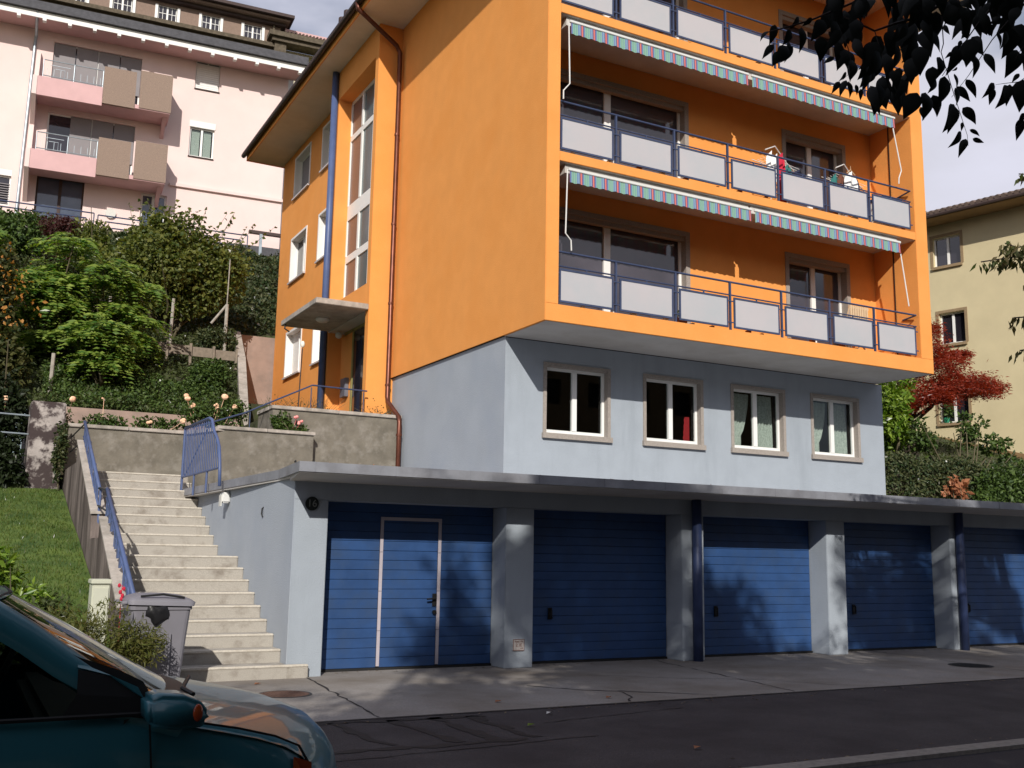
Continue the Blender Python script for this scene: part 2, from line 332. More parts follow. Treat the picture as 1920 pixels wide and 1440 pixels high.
# foliage ---------------------------------------------------------------
RS = np.random.RandomState(7)
def unit(v): return v/np.maximum(np.linalg.norm(v, axis=1, keepdims=True), 1e-9)
def leaves(P, D, Nn, ln, wd, fold=.25):
    """one rhombic folded leaf (2 triangles as 1 quad pair) per point"""
    n = len(P); D = unit(D); Nn = unit(Nn-D*np.sum(Nn*D, 1, keepdims=True)); S = np.cross(D, Nn)
    ln = np.broadcast_to(np.asarray(ln).reshape(-1, 1), (n, 1)); wd = np.broadcast_to(np.asarray(wd).reshape(-1, 1), (n, 1))
    a = P; b = P+D*ln*.42+S*wd*.5+Nn*wd*fold; c = P+D*ln; d = P+D*ln*.42-S*wd*.5+Nn*wd*fold
    V = np.stack([a, b, c, d], 1).reshape(-1, 3); i = np.arange(n)*4
    F = np.concatenate([np.stack([i, i+1, i+2], 1), np.stack([i, i+2, i+3], 1)]); return V, F
def blob(n, c, rad, lumps=14, lr=.42, fill=.35):
    """points scattered on lumpy sub-clumps of an ellipsoid, with outward normals"""
    c = np.array(c); rad = np.array(rad); q = unit(RS.randn(lumps, 3))*(RS.rand(lumps, 1)**.4)*.72
    k = RS.randint(0, lumps, n); o = unit(RS.randn(n, 3)); r = lr*(fill+(1-fill)*RS.rand(n, 1)**.35)*(.7+.6*RS.rand(lumps))[k][:, None]
    p = q[k]+o*r; return c+p*rad, unit(p*.6/rad+o)
def foliage(name, m, parts, size, parent=None, up=.5, droop=.25, rnd=.6, aspect=.6):
    Vs = []; Fs = []; off = 0
    for P, O in parts:
        n = len(P); Nn = O+np.array([0, 0, up])+RS.randn(n, 3)*rnd; D = RS.randn(n, 3)*.7+O*.5+np.array([0, 0, -droop]); s = size*(.6+.8*RS.rand(n))
        V, F = leaves(P, D, Nn, s, s*aspect); Vs.append(V); Fs.append(F+off); off += len(V)
    return poly_mesh(name, np.concatenate(Vs), np.concatenate(Fs), m, parent)
def shrub(name, label, cat, base, clumps, m, size, group=None, stems=5, lumps=14, stem_r=.03, **kw):
    t = thing(name, label, cat, base, group=group); parts = [blob(n, c, r, lumps) for c, r, n in clumps]
    foliage('foliage', m, parts, size, t, **kw)
    if stems:
        g = MB()
        for i in range(stems):
            c, r, n = clumps[i % len(clumps)]; e = Vector(c)+Vector(RS.randn(3)*.45*np.array(r)); b = Vector(base)+Vector((RS.randn()*.08, RS.randn()*.08, -.05)); mid = b.lerp(e, .5)+Vector(RS.randn(3)*.12*max(r))
            g.tube([b, mid, e], [stem_r, stem_r*.7, stem_r*.3], 5)
        g.build('stem', 'stem', t)
    return t
LEAVES=[[-1.0,-9.999,3.509,-0.915,-10.016,3.458,0.06,0.41],[-0.799,-9.828,3.593,-0.802,-9.806,3.543,0.025,0.59],[-1.376,-10.289,3.212,-1.356,-10.295,3.18,0.016,0.62],[-1.039,-9.943,3.449,-0.954,-9.942,3.382,0.065,-0.54],[-1.031,-10.089,3.324,-1.087,-10.062,3.204,0.052,0.06],[-1.027,-9.994,3.321,-1.049,-9.996,3.231,0.049,-0.4],[-1.235,-10.127,3.174,-1.218,-10.099,3.112,0.046,0.37],[-1.273,-10.202,3.098,-1.267,-10.163,3.006,0.065,-0.51],[-1.008,-9.954,3.269,-1.04,-9.945,3.195,0.044,-0.7],[-0.873,-9.799,3.299,-0.889,-9.794,3.18,0.069,-0.4],[-0.776,-9.754,3.33,-0.732,-9.736,3.252,0.057,-0.29],[-0.827,-9.736,3.275,-0.81,-9.734,3.223,0.023,0.25],[-1.32,-10.128,3.058,-1.329,-10.072,2.98,0.064,0.27],[-0.935,-9.689,3.354,-0.873,-9.685,3.295,0.035,-0.28],[-1.105,-10.103,3.076,-1.149,-10.087,2.967,0.066,-0.5],[-1.294,-10.253,2.964,-1.319,-10.237,2.871,0.039,0.14],[-1.314,-10.294,2.94,-1.262,-10.303,2.891,0.044,-0.23],[-1.11,-10.159,3.144,-1.058,-10.158,3.087,0.032,-0.03],[-1.133,-10.138,3.121,-1.086,-10.154,3.069,0.03,0.29],[-1.306,-10.265,3.023,-1.28,-10.246,2.971,0.038,-0.67],[-0.861,-9.922,3.328,-0.835,-9.909,3.273,0.027,-0.67],[-0.791,-9.893,3.159,-0.795,-9.888,3.122,0.015,0.11],[-1.307,-10.279,2.866,-1.357,-10.266,2.804,0.029,-0.45],[-0.662,-9.807,3.151,-0.696,-9.793,3.07,0.034,0.36],[-0.67,-9.831,3.178,-0.618,-9.838,3.159,0.021,-0.22],[-1.041,-10.12,2.957,-1.003,-10.137,2.943,0.018,0.39],[-1.236,-10.289,3.204,-1.233,-10.254,3.116,0.062,0.42],[-0.742,-9.919,3.511,-0.718,-9.948,3.426,0.054,0.62],[-1.208,-10.309,3.148,-1.178,-10.322,3.079,0.031,0.16],[-0.717,-9.878,3.507,-0.685,-9.89,3.415,0.04,0.59],[-0.932,-10.07,3.316,-0.941,-10.062,3.23,0.035,-0.26],[-1.226,-10.217,3.133,-1.248,-10.211,3.118,0.01,-0.49],[-0.901,-9.968,3.389,-0.87,-9.957,3.349,0.021,-0.47],[-1.3,-10.293,3.115,-1.273,-10.294,3.101,0.011,0.05],[-1.096,-10.103,3.273,-1.125,-10.09,3.247,0.016,0.13],[-0.661,-10.003,3.563,-0.718,-9.972,3.547,0.027,-0.11],[-1.177,-10.369,3.208,-1.172,-10.34,3.156,0.04,-0.65],[-0.907,-10.144,3.382,-0.878,-10.133,3.33,0.026,-0.52],[-0.78,-10.016,3.509,-0.745,-10.008,3.469,0.033,0.18],[-0.728,-10.001,3.555,-0.695,-10.03,3.526,0.023,-0.09],[-1.093,-10.337,3.254,-1.094,-10.289,3.165,0.068,-0.29],[-0.874,-10.193,3.354,-0.845,-10.184,3.32,0.019,0.49],[-0.502,-9.94,3.51,-0.537,-9.905,3.396,0.075,-0.02],[-0.657,-10.064,3.404,-0.643,-10.059,3.333,0.03,-0.29],[-0.959,-10.158,3.168,-1.006,-10.141,3.106,0.029,-0.17],[-0.563,-9.869,3.362,-0.552,-9.838,3.304,0.03,0.18],[-0.851,-10.133,3.195,-0.89,-10.108,3.106,0.059,-0.58],[-1.001,-10.247,3.116,-0.992,-10.221,3.047,0.033,0.51],[-0.914,-10.225,3.186,-0.927,-10.202,3.157,0.018,0.38],[-0.668,-10.069,3.29,-0.655,-10.037,3.173,0.075,0.36],[-0.885,-10.213,3.052,-0.899,-10.188,3.006,0.024,-0.31],[-0.805,-10.148,3.074,-0.801,-10.118,3.0,0.035,0.27],[-1.045,-10.258,3.409,-0.961,-10.256,3.346,0.062,0.21],[-0.973,-10.055,3.527,-0.947,-10.083,3.488,0.033,0.07],[-1.143,-10.236,3.357,-1.167,-10.205,3.309,0.028,-0.05],[-0.805,-9.927,3.52,-0.777,-9.929,3.483,0.02,0.42],[-1.112,-10.151,3.292,-1.117,-10.139,3.261,0.015,0.33],[-0.73,-9.975,3.621,-0.746,-9.962,3.545,0.047,0.48],[-0.723,-9.937,3.602,-0.673,-9.936,3.527,0.056,0.67],[-0.693,-9.869,3.578,-0.714,-9.85,3.541,0.029,0.04],[-1.074,-10.346,3.332,-1.078,-10.315,3.277,0.043,0.61],[-0.842,-10.198,3.406,-0.848,-10.163,3.32,0.061,0.31],[-0.772,-10.036,3.589,-0.807,-10.023,3.523,0.041,0.39],[-1.566,-9.721,3.431,-1.572,-9.694,3.357,0.034,-0.11],[-1.542,-9.685,3.375,-1.566,-9.647,3.327,0.029,0.19],[-1.416,-9.689,3.517,-1.457,-9.679,3.46,0.025,-0.48],[-1.526,-9.865,3.399,-1.552,-9.84,3.37,0.02,-0.39],[-1.458,-9.687,3.456,-1.475,-9.66,3.398,0.042,-0.64],[-1.574,-9.798,3.327,-1.591,-9.791,3.243,0.033,-0.62],[-1.723,-10.013,3.239,-1.729,-10.006,3.149,0.036,-0.45],[-1.728,-9.948,3.201,-1.776,-9.937,3.125,0.048,-0.05],[-1.656,-9.825,3.256,-1.663,-9.806,3.203,0.025,0.13],[-1.687,-9.933,3.219,-1.707,-9.888,3.169,0.032,-0.7],[-1.508,-9.904,3.377,-1.552,-9.881,3.295,0.055,-0.13],[-1.676,-10.048,3.201,-1.654,-10.023,3.126,0.053,-0.18],[-1.696,-10.107,3.189,-1.682,-10.101,3.139,0.022,-0.57],[-1.382,-9.853,3.436,-1.401,-9.839,3.365,0.044,0.11],[-1.163,-9.635,3.674,-1.198,-9.588,3.63,0.049,-0.11],[-1.225,-9.697,3.465,-1.209,-9.673,3.361,0.047,-0.18],[-1.585,-10.062,3.15,-1.6,-10.041,3.103,0.023,0.09],[-1.15,-9.603,3.462,-1.174,-9.567,3.443,0.022,0.15],[-1.453,-9.945,3.178,-1.465,-9.92,3.149,0.018,-0.7],[-1.61,-10.062,3.055,-1.629,-10.042,3.014,0.021,0.16],[-1.572,-10.055,3.072,-1.583,-10.033,3.018,0.026,0.55],[-1.429,-9.931,3.154,-1.421,-9.927,3.094,0.025,-0.38],[-1.455,-9.987,3.113,-1.438,-9.975,3.081,0.016,-0.17],[-1.043,-9.634,3.341,-1.031,-9.617,3.3,0.02,0.13],[-1.368,-10.059,3.096,-1.34,-10.056,3.072,0.015,-0.01],[-1.674,-9.799,3.339,-1.699,-9.785,3.3,0.019,0.68],[-1.132,-10.011,3.543,-1.179,-9.985,3.454,0.04,0.39],[-0.995,-10.281,3.491,-1.019,-10.249,3.423,0.034,-0.04],[-0.94,-9.996,3.583,-0.926,-10.0,3.5,0.051,-0.28],[-1.287,-10.169,3.424,-1.279,-10.158,3.322,0.063,0.58],[-0.608,-9.979,3.829,-0.607,-9.946,3.72,0.074,-0.03],[-1.521,-10.232,3.053,-1.523,-10.2,2.993,0.031,0.27],[-1.138,-9.963,3.559,-1.088,-9.966,3.46,0.069,-0.0],[-1.434,-10.123,3.428,-1.387,-10.109,3.35,0.058,0.41],[-1.191,-10.246,3.315,-1.227,-10.201,3.241,0.041,0.63],[-1.488,-10.118,3.05,-1.474,-10.105,2.98,0.045,-0.64],[-1.131,-9.633,3.719,-1.153,-9.585,3.662,0.052,-0.51],[-1.234,-10.04,3.479,-1.258,-10.041,3.366,0.042,0.28],[-1.193,-9.73,3.52,-1.162,-9.747,3.418,0.064,0.07],[-1.332,-9.951,3.26,-1.356,-9.906,3.186,0.059,-0.45],[-0.844,-9.993,3.735,-0.906,-9.964,3.632,0.068,0.53],[-1.502,-10.301,3.274,-1.565,-10.278,3.186,0.041,0.63],[-1.206,-9.702,3.439,-1.177,-9.71,3.329,0.069,-0.37],[-0.868,-9.625,3.582,-0.872,-9.593,3.489,0.063,0.43],[-0.874,-9.731,3.497,-0.869,-9.722,3.388,0.066,-0.56],[-1.178,-9.6,3.809,-1.165,-9.623,3.718,0.052,-0.04],[-1.158,-10.357,3.37,-1.199,-10.329,3.294,0.054,-0.16],[-1.254,-9.893,3.541,-1.291,-9.886,3.451,0.051,0.59],[-0.72,-9.526,3.474,-0.722,-9.537,3.34,0.075,0.24],[-1.621,-10.24,3.076,-1.666,-10.219,2.987,0.058,-0.59],[-1.311,-10.061,3.139,-1.317,-10.028,3.064,0.053,0.31],[-1.363,-9.906,3.542,-1.29,-9.89,3.467,0.044,-0.69],[-0.949,-9.404,3.798,-0.998,-9.36,3.712,0.068,-0.21],[-1.735,-10.191,3.354,-1.748,-10.185,3.245,0.042,-0.63],[-1.56,-10.287,3.35,-1.585,-10.286,3.265,0.046,0.66],[-1.444,-9.989,3.36,-1.458,-9.991,3.261,0.055,0.06],[-0.792,-10.121,3.479,-0.829,-10.084,3.415,0.053,-0.17],[-1.251,-10.217,3.364,-1.273,-10.213,3.273,0.034,-0.26],[-1.699,-10.144,3.204,-1.73,-10.128,3.102,0.061,-0.58],[-1.529,-10.276,3.178,-1.573,-10.258,3.11,0.031,-0.3],[-1.113,-9.89,3.673,-1.112,-9.846,3.596,0.041,0.22],[-0.672,-9.902,3.748,-0.637,-9.88,3.638,0.051,-0.33],[-1.515,-10.018,3.51,-1.551,-10.011,3.426,0.033,0.37],[-1.291,-9.728,3.724,-1.268,-9.742,3.626,0.04,-0.1],[-0.955,-9.738,3.668,-0.965,-9.742,3.576,0.034,0.04],[-1.613,-10.134,3.173,-1.583,-10.147,3.092,0.036,0.58],[-1.064,-9.924,3.543,-1.011,-9.901,3.466,0.041,0.13],[-1.729,-10.185,3.147,-1.762,-10.15,3.084,0.034,-0.03],[-1.044,-9.667,3.723,-1.05,-9.665,3.624,0.057,-0.21],[-1.3,-9.912,3.177,-1.281,-9.932,3.062,0.047,0.46],[-0.715,-9.679,3.944,-0.768,-9.656,3.855,0.039,0.42],[-1.283,-9.973,3.278,-1.297,-9.986,3.151,0.047,0.02],[-1.166,-9.944,3.523,-1.173,-9.916,3.457,0.047,-0.14],[-0.42,-9.916,3.622,-0.408,-9.912,3.501,0.073,0.13],[-0.878,-9.985,3.688,-0.9,-9.945,3.629,0.05,0.3],[-0.942,-9.652,3.368,-0.912,-9.639,3.281,0.059,0.64],[-0.779,-10.093,3.514,-0.739,-10.061,3.42,0.069,-0.37],[-0.592,-10.037,3.686,-0.582,-10.005,3.621,0.049,0.57],[-0.997,-9.502,3.704,-0.987,-9.511,3.582,0.07,-0.27],[-0.975,-9.65,3.547,-1.037,-9.623,3.425,0.054,-0.61],[-0.994,-9.964,3.526,-0.979,-9.919,3.434,0.069,-0.28],[-1.549,-10.169,3.162,-1.58,-10.131,3.07,0.066,0.14],[-1.091,-9.679,3.755,-1.098,-9.69,3.628,0.046,-0.02],[-1.123,-10.293,3.444,-1.094,-10.273,3.348,0.044,0.48],[-1.419,-10.235,3.411,-1.441,-10.205,3.349,0.046,-0.55],[-0.438,-9.724,3.812,-0.399,-9.709,3.692,0.054,0.65],[-1.384,-9.87,3.619,-1.401,-9.838,3.556,0.048,0.34],[-1.272,-9.741,3.631,-1.292,-9.721,3.527,0.064,0.26],[-0.845,-9.766,3.464,-0.914,-9.729,3.351,0.054,-0.54],[-1.28,-10.119,3.418,-1.236,-10.125,3.325,0.064,0.28],[-1.33,-10.407,3.328,-1.305,-10.411,3.253,0.048,-0.37],[-1.335,-9.985,3.559,-1.267,-9.976,3.493,0.058,-0.57],[-1.587,-10.259,3.017,-1.577,-10.264,2.951,0.04,-0.06],[-1.192,-9.955,3.408,-1.216,-9.931,3.338,0.032,-0.58],[-1.287,-9.928,3.167,-1.27,-9.896,3.074,0.064,-0.09],[-0.752,-9.805,3.759,-0.81,-9.764,3.665,0.071,0.52],[-1.209,-10.346,3.381,-1.161,-10.33,3.287,0.046,-0.11],[-0.979,-10.299,3.489,-0.991,-10.266,3.412,0.055,-0.53],[-0.956,-9.534,3.745,-0.98,-9.525,3.651,0.037,-0.67],[-0.408,-9.775,3.859,-0.459,-9.764,3.759,0.039,-0.44],[-1.442,-10.211,3.35,-1.454,-10.186,3.256,0.041,0.66],[-1.258,-9.75,3.527,-1.249,-9.706,3.451,0.059,-0.36],[-0.793,-9.795,3.838,-0.774,-9.792,3.731,0.066,0.01],[-1.155,-10.139,3.571,-1.223,-10.121,3.479,0.058,-0.28],[-0.895,-9.77,3.568,-0.882,-9.713,3.465,0.075,0.63],[-1.25,-9.792,3.336,-1.259,-9.779,3.256,0.033,0.59],[-1.199,-9.88,3.409,-1.237,-9.836,3.314,0.071,-0.41],[-0.679,-9.612,3.98,-0.706,-9.597,3.885,0.056,-0.31],[-0.757,-9.989,3.724,-0.759,-9.989,3.595,0.074,-0.33],[-1.719,-10.214,3.349,-1.697,-10.185,3.268,0.058,-0.01],[-1.351,-10.368,3.282,-1.31,-10.368,3.222,0.046,-0.57],[-1.73,-10.159,3.283,-1.686,-10.157,3.205,0.038,0.48],[-1.095,-9.605,3.588,-1.114,-9.578,3.5,0.059,0.56],[-1.375,-10.189,3.428,-1.411,-10.179,3.345,0.032,-0.21],[-1.664,-10.108,3.329,-1.649,-10.099,3.238,0.057,0.26],[-1.104,-9.942,3.464,-1.145,-9.898,3.363,0.073,0.56],[-1.409,-10.287,3.334,-1.388,-10.298,3.233,0.061,-0.2],[-1.365,-10.307,3.278,-1.339,-10.301,3.214,0.044,0.48],[-1.407,-10.351,3.348,-1.411,-10.321,3.278,0.05,-0.13],[-1.204,-9.896,3.598,-1.192,-9.916,3.466,0.05,-0.12],[-1.257,-9.875,3.676,-1.257,-9.825,3.598,0.063,0.62],[-1.489,-10.283,3.363,-1.501,-10.226,3.299,0.06,0.06],[-1.384,-10.17,3.389,-1.339,-10.178,3.309,0.057,0.59],[-1.109,-9.88,3.405,-1.153,-9.867,3.278,0.05,-0.62],[-0.998,-10.283,3.439,-0.972,-10.256,3.339,0.068,-0.34],[-0.894,-9.787,3.521,-0.922,-9.736,3.435,0.068,-0.56],[-1.596,-10.126,3.417,-1.576,-10.109,3.338,0.036,-0.55],[-1.326,-10.056,3.545,-1.361,-10.014,3.461,0.043,0.19],[-0.706,-9.649,3.588,-0.762,-9.632,3.449,0.075,-0.11],[-0.891,-9.721,3.407,-0.9,-9.733,3.309,0.037,0.62],[-1.012,-9.721,3.365,-1.031,-9.705,3.251,0.047,0.32],[-1.062,-9.958,3.435,-1.058,-9.98,3.319,0.064,0.41],[-1.193,-10.298,3.474,-1.17,-10.262,3.402,0.056,0.49],[-1.466,-10.055,3.152,-1.489,-10.042,3.052,0.041,-0.69],[-0.736,-9.851,3.71,-0.751,-9.834,3.601,0.066,0.14],[-0.971,-9.633,3.44,-1.028,-9.615,3.357,0.055,-0.06],[-0.822,-9.694,3.554,-0.803,-9.663,3.458,0.066,0.17],[-0.454,-9.812,3.797,-0.4,-9.77,3.692,0.075,-0.42],[-1.605,-10.041,3.409,-1.633,-10.04,3.326,0.045,-0.1],[-0.83,-9.553,3.554,-0.855,-9.507,3.469,0.044,-0.4],[-0.885,-9.717,3.656,-0.923,-9.667,3.582,0.063,0.5],[-0.787,-9.912,3.627,-0.738,-9.902,3.515,0.075,0.54],[-1.549,-10.099,3.346,-1.532,-10.091,3.271,0.033,0.48],[-1.362,-10.093,3.493,-1.401,-10.09,3.383,0.06,-0.49],[-0.822,-9.698,3.867,-0.825,-9.692,3.779,0.035,0.59],[-1.147,-9.621,3.812,-1.184,-9.591,3.745,0.034,0.42],[-1.152,-9.977,3.296,-1.151,-9.964,3.194,0.063,0.45],[-1.501,-10.09,3.368,-1.537,-10.042,3.289,0.064,0.13],[-1.1,-9.584,3.64,-1.129,-9.565,3.537,0.043,0.25],[-1.205,-9.715,3.592,-1.211,-9.725,3.498,0.035,0.02],[-1.488,-10.279,3.246,-1.498,-10.252,3.185,0.044,-0.36],[-1.581,-10.217,3.364,-1.553,-10.228,3.29,0.048,0.62],[-1.694,-10.145,3.318,-1.666,-10.127,3.256,0.046,-0.24],[-1.172,-10.205,3.373,-1.179,-10.172,3.316,0.045,0.0],[-1.021,-9.774,3.533,-1.005,-9.75,3.418,0.075,-0.13],[-1.252,-10.054,3.54,-1.211,-10.054,3.459,0.057,0.13],[-1.064,-9.64,3.665,-1.095,-9.57,3.588,0.074,-0.61],[-1.388,-9.845,3.482,-1.388,-9.851,3.386,0.054,-0.23],[-1.253,-10.271,3.319,-1.241,-10.261,3.217,0.043,-0.25],[-1.243,-10.332,3.271,-1.201,-10.326,3.202,0.035,0.32],[-1.193,-10.031,3.515,-1.211,-10.021,3.43,0.034,0.17],[-0.808,-9.686,3.646,-0.823,-9.648,3.553,0.066,-0.36],[-1.246,-10.104,3.354,-1.216,-10.115,3.264,0.039,0.16],[-1.256,-9.793,3.338,-1.274,-9.795,3.25,0.048,-0.39],[-1.066,-10.37,3.422,-1.082,-10.318,3.369,0.054,-0.26],[-0.881,-9.561,3.936,-0.82,-9.557,3.87,0.038,0.4],[-1.047,-9.714,3.748,-1.089,-9.678,3.672,0.058,-0.69],[-0.804,-9.532,3.498,-0.768,-9.522,3.374,0.055,-0.16],[-1.603,-10.013,3.452,-1.643,-9.986,3.372,0.055,0.64],[-1.164,-10.021,3.315,-1.164,-10.016,3.204,0.066,0.19],[-1.112,-10.3,3.446,-1.17,-10.286,3.374,0.047,-0.28],[-1.056,-9.693,3.741,-1.062,-9.693,3.616,0.071,0.59],[-1.004,-9.522,3.718,-0.966,-9.509,3.607,0.075,0.27],[-1.159,-9.632,3.791,-1.162,-9.623,3.682,0.065,-0.03],[-0.898,-9.842,3.533,-0.901,-9.836,3.435,0.039,-0.31],[-1.026,-9.898,3.499,-1.084,-9.875,3.396,0.067,-0.56]]
TWIGS=[[0.01,[[-0.387,-10.428,4.068],[-0.63,-10.262,3.868],[-0.984,-10.015,3.558],[-1.059,-9.962,3.491],[-1.153,-9.906,3.459],[-1.216,-9.867,3.432],[-1.362,-9.803,3.503]]],[0.007,[[-0.719,-10.317,3.806],[-1.04,-10.109,3.61],[-1.206,-10.013,3.568],[-1.368,-9.911,3.48],[-1.497,-9.829,3.415],[-1.563,-9.79,3.391],[-1.629,-9.751,3.37]]],[0.0022,[[-1.088,-10.066,3.516],[-1.079,-10.052,3.415],[-1.068,-10.044,3.339],[-1.073,-10.036,3.309],[-1.057,-10.036,3.267],[-1.027,-10.037,3.184],[-0.997,-10.038,3.108],[-0.978,-10.039,3.058],[-0.962,-10.04,3.016],[-0.955,-10.036,2.978]]],[0.004,[[-0.892,-10.171,3.516],[-0.926,-10.145,3.473],[-0.965,-10.112,3.413],[-1.01,-10.072,3.327],[-1.061,-10.026,3.225]]],[0.0025,[[-0.822,-10.139,3.458],[-0.873,-10.098,3.38],[-0.898,-10.075,3.328],[-0.937,-10.04,3.25],[-0.983,-10.0,3.172]]],[0.002,[[-0.72,-10.22,3.291],[-0.814,-10.155,3.209],[-0.863,-10.127,3.202],[-0.889,-10.113,3.197]]],[0.002,[[-0.802,-10.188,3.353],[-0.824,-10.169,3.314],[-0.84,-10.154,3.276]]],[0.006,[[-0.693,-10.177,3.598],[-0.745,-10.136,3.528],[-0.78,-10.11,3.484]]],[0.002,[[-0.727,-10.177,3.08],[-0.774,-10.148,3.058],[-0.795,-10.141,3.078]]],[0.002,[[-1.253,-9.9,3.406],[-1.208,-9.902,3.288],[-1.186,-9.898,3.201],[-1.13,-9.926,3.193]]],[0.002,[[-1.397,-9.837,3.476],[-1.333,-9.846,3.343],[-1.309,-9.844,3.266],[-1.34,-9.821,3.227]]]]
# ================================================================ THE SETTING
def sheet(name, x0, x1, y0, y1, z, m): return tag(MB().quad((x0, y0, z), (x1, y0, z), (x1, y1, z), (x0, y1, z)).build(name, m), kind='structure')
sheet('ground', -900, 900, -900, 900, -.06, 'earth')
sheet('road', -60, 80, -6.40, -3.19, -.006, 'asphalt')
sheet('parking_strip', -60, 80, -14.5, -6.58, -.010, 'asphalt_old')
MB().box(-60, 80, -6.58, -6.39, -.05, .022).build('kerb', 'kerb')['kind'] = 'structure'
MB().box(-60, 80, -3.20, .60, -.25, 0).build('pavement', 'apron')['kind'] = 'structure'
sheet('verge', -60, 80, -40, -14.5, -.004, 'grass_base')
# seams and cracks in the paving, thin tar lines lying on it
def seam(name, pts, w, z, m='tar', wob=.012):
    V = []; F = []; P = []
    for a, b in zip(pts, pts[1:]):
        n = max(2, int(math.dist(a, b)/.12))
        for i in range(n): P.append((a[0]+(b[0]-a[0])*i/n, a[1]+(b[1]-a[1])*i/n))
    P.append(pts[-1])
    for i, p in enumerate(P):
        q = P[min(i+1, len(P)-1)]; o = P[max(i-1, 0)]; dx, dy = q[0]-o[0], q[1]-o[1]; l = math.hypot(dx, dy) or 1; ww = w*(.35+RS.rand()*1.2)/2; jx, jy = RS.randn(2)*wob
        V += [(p[0]+jx-dy/l*ww, p[1]+jy+dx/l*ww, z), (p[0]+jx+dy/l*ww, p[1]+jy-dx/l*ww, z)]
        if i: k = 2*i; F.append((k-2, k-1, k+1, k))
    return tag(MB().add(V, F).build(name, m), kind='structure')
seam('pavement_joint', [(-.2, -.1), (-.47, -3.18)], .022, .004)
seam('pavement_joint', [(5.1, .3), (4.6, -3.18)], .018, .004)
seam('pavement_joint', [(9.6, .3), (9.3, -3.18)], .018, .004)
seam('pavement_crack', [(1.95, -1.7), (2.35, -2.25), (2.67, -2.45), (3.0, -2.7), (3.55, -3.1)], .022, .004, wob=.02)
seam('pavement_crack', [(2.67, -2.45), (2.55, -2.8), (2.35, -3.17)], .02, .004, wob=.02)
seam('pavement_crack', [(3.2, -1.0), (4.1, -1.7), (4.9, -2.1), (5.6, -3.0)], .012, .004, wob=.02)
seam('road_edge_joint', [(-4, -3.22), (1.5, -3.23), (8, -3.22), (20, -3.22)], .05, -.002, wob=.006)
for a in ([(-1.6, -3.30), (.45, -3.42)], [(-1.5, -4.62), (-.2, -4.66), (.35, -4.62)], [(-.98, -3.33), (-.86, -4.5)], [(-.45, -3.34), (-.32, -4.6)], [(-.02, -3.36), (.0, -4.6)], [(.36, -3.40), (.35, -4.62)]):
    seam('tar_line', a, .10, -.002, wob=.025)
seam('tar_line', [(-1.6, -4.95), (.9, -4.75)], .02, -.002); seam('tar_line', [(.8, -4.0), (2.6, -3.7)], .014, -.002)
def slope_mesh(name, xs, ys, hf, m):
    X, Y = np.meshgrid(xs, ys); Z = hf(X, Y); V = np.stack([X, Y, Z], -1).reshape(-1, 3); nx = len(xs)
    F = np.array([(j*nx+i, j*nx+i+1, (j+1)*nx+i+1, (j+1)*nx+i) for j in range(len(ys)-1) for i in range(nx-1)])
    return tag(poly_mesh(name, V, F, m, smooth=True), kind='structure')
def wav(X, Y): return .10*np.sin(X*1.7+Y*.9)+.08*np.sin(X*.7-Y*2.1+1)
def hill_h(X, Y):
    X = np.asarray(X, float); Y = np.asarray(Y, float); h = np.interp(Y, [11.6, 12.4, 20, 26, 29.6, 34, 46, 60], [4.35, 4.6, 8.3, 12.0, 13.75, 13.9, 19, 20]); h = h+wav(X, Y)*np.interp(Y, [12, 14, 28, 30], [0, 1, 1, 0]); return np.where((X > 1.72+(Y-12)*.19) & (Y < 19.95), 4.3, h)
slope_mesh('hillside', np.concatenate([np.linspace(-40, -6, 20), np.linspace(-5.5, 1.2, 24), np.linspace(1.3, 3.6, 40), np.linspace(4, 20, 14)]), np.concatenate([np.linspace(11.95, 19.93, 24), np.linspace(19.96, 30, 24), np.linspace(31, 60, 10)]), hill_h, 'earth')
def right_h(X, Y): return 2.45+np.maximum(0, Y-3.9)*.43-.10*np.maximum(0, Y-9.5)+.05*np.sin(X*2+Y)
slope_mesh('right_slope', np.linspace(14.1, 60, 40), np.linspace(3.95, 60, 50), right_h, 'earth')
def lawn_h(X, Y): return np.interp(Y, [-1.2, -.4, 0, 9.3], [-.05, .12, .22, 2.58])+.025*np.sin(X*3)*np.sin(Y*2)
slope_mesh('lawn', np.linspace(-20, -2.31, 40), np.linspace(-1.2, 9.25, 40), lawn_h, 'grass_base')
n = 26000; gx = -6.5+RS.rand(n)*4.15; gy = -.9+RS.rand(n)*10.0; P = np.stack([gx, gy, lawn_h(gx, gy)-.01], 1)
V, F = leaves(P, RS.randn(n, 3)*.45+np.array([0, 0, 1]), RS.randn(n, 3), .045+.04*RS.rand(n), .012, .1)
tag(poly_mesh('grass', V, F, 'grass_blade'), 'short green grass on the sloping lawn left of the stairs', 'grass', kind='stuff')
tag(MB().box(-2.0, 4.38, 9.9, 12.0, 3.0, 3.75).box(1.7, 4.38, 9.0, 13.9, 3.7, 4.36).box(-14, -2.99, 9.26, 12.0, 2.0, 2.75).box(1.7, 4.38, 13.9, 19.9, 3.0, 5.2).build('garden_bed', 'earth'), kind='structure')

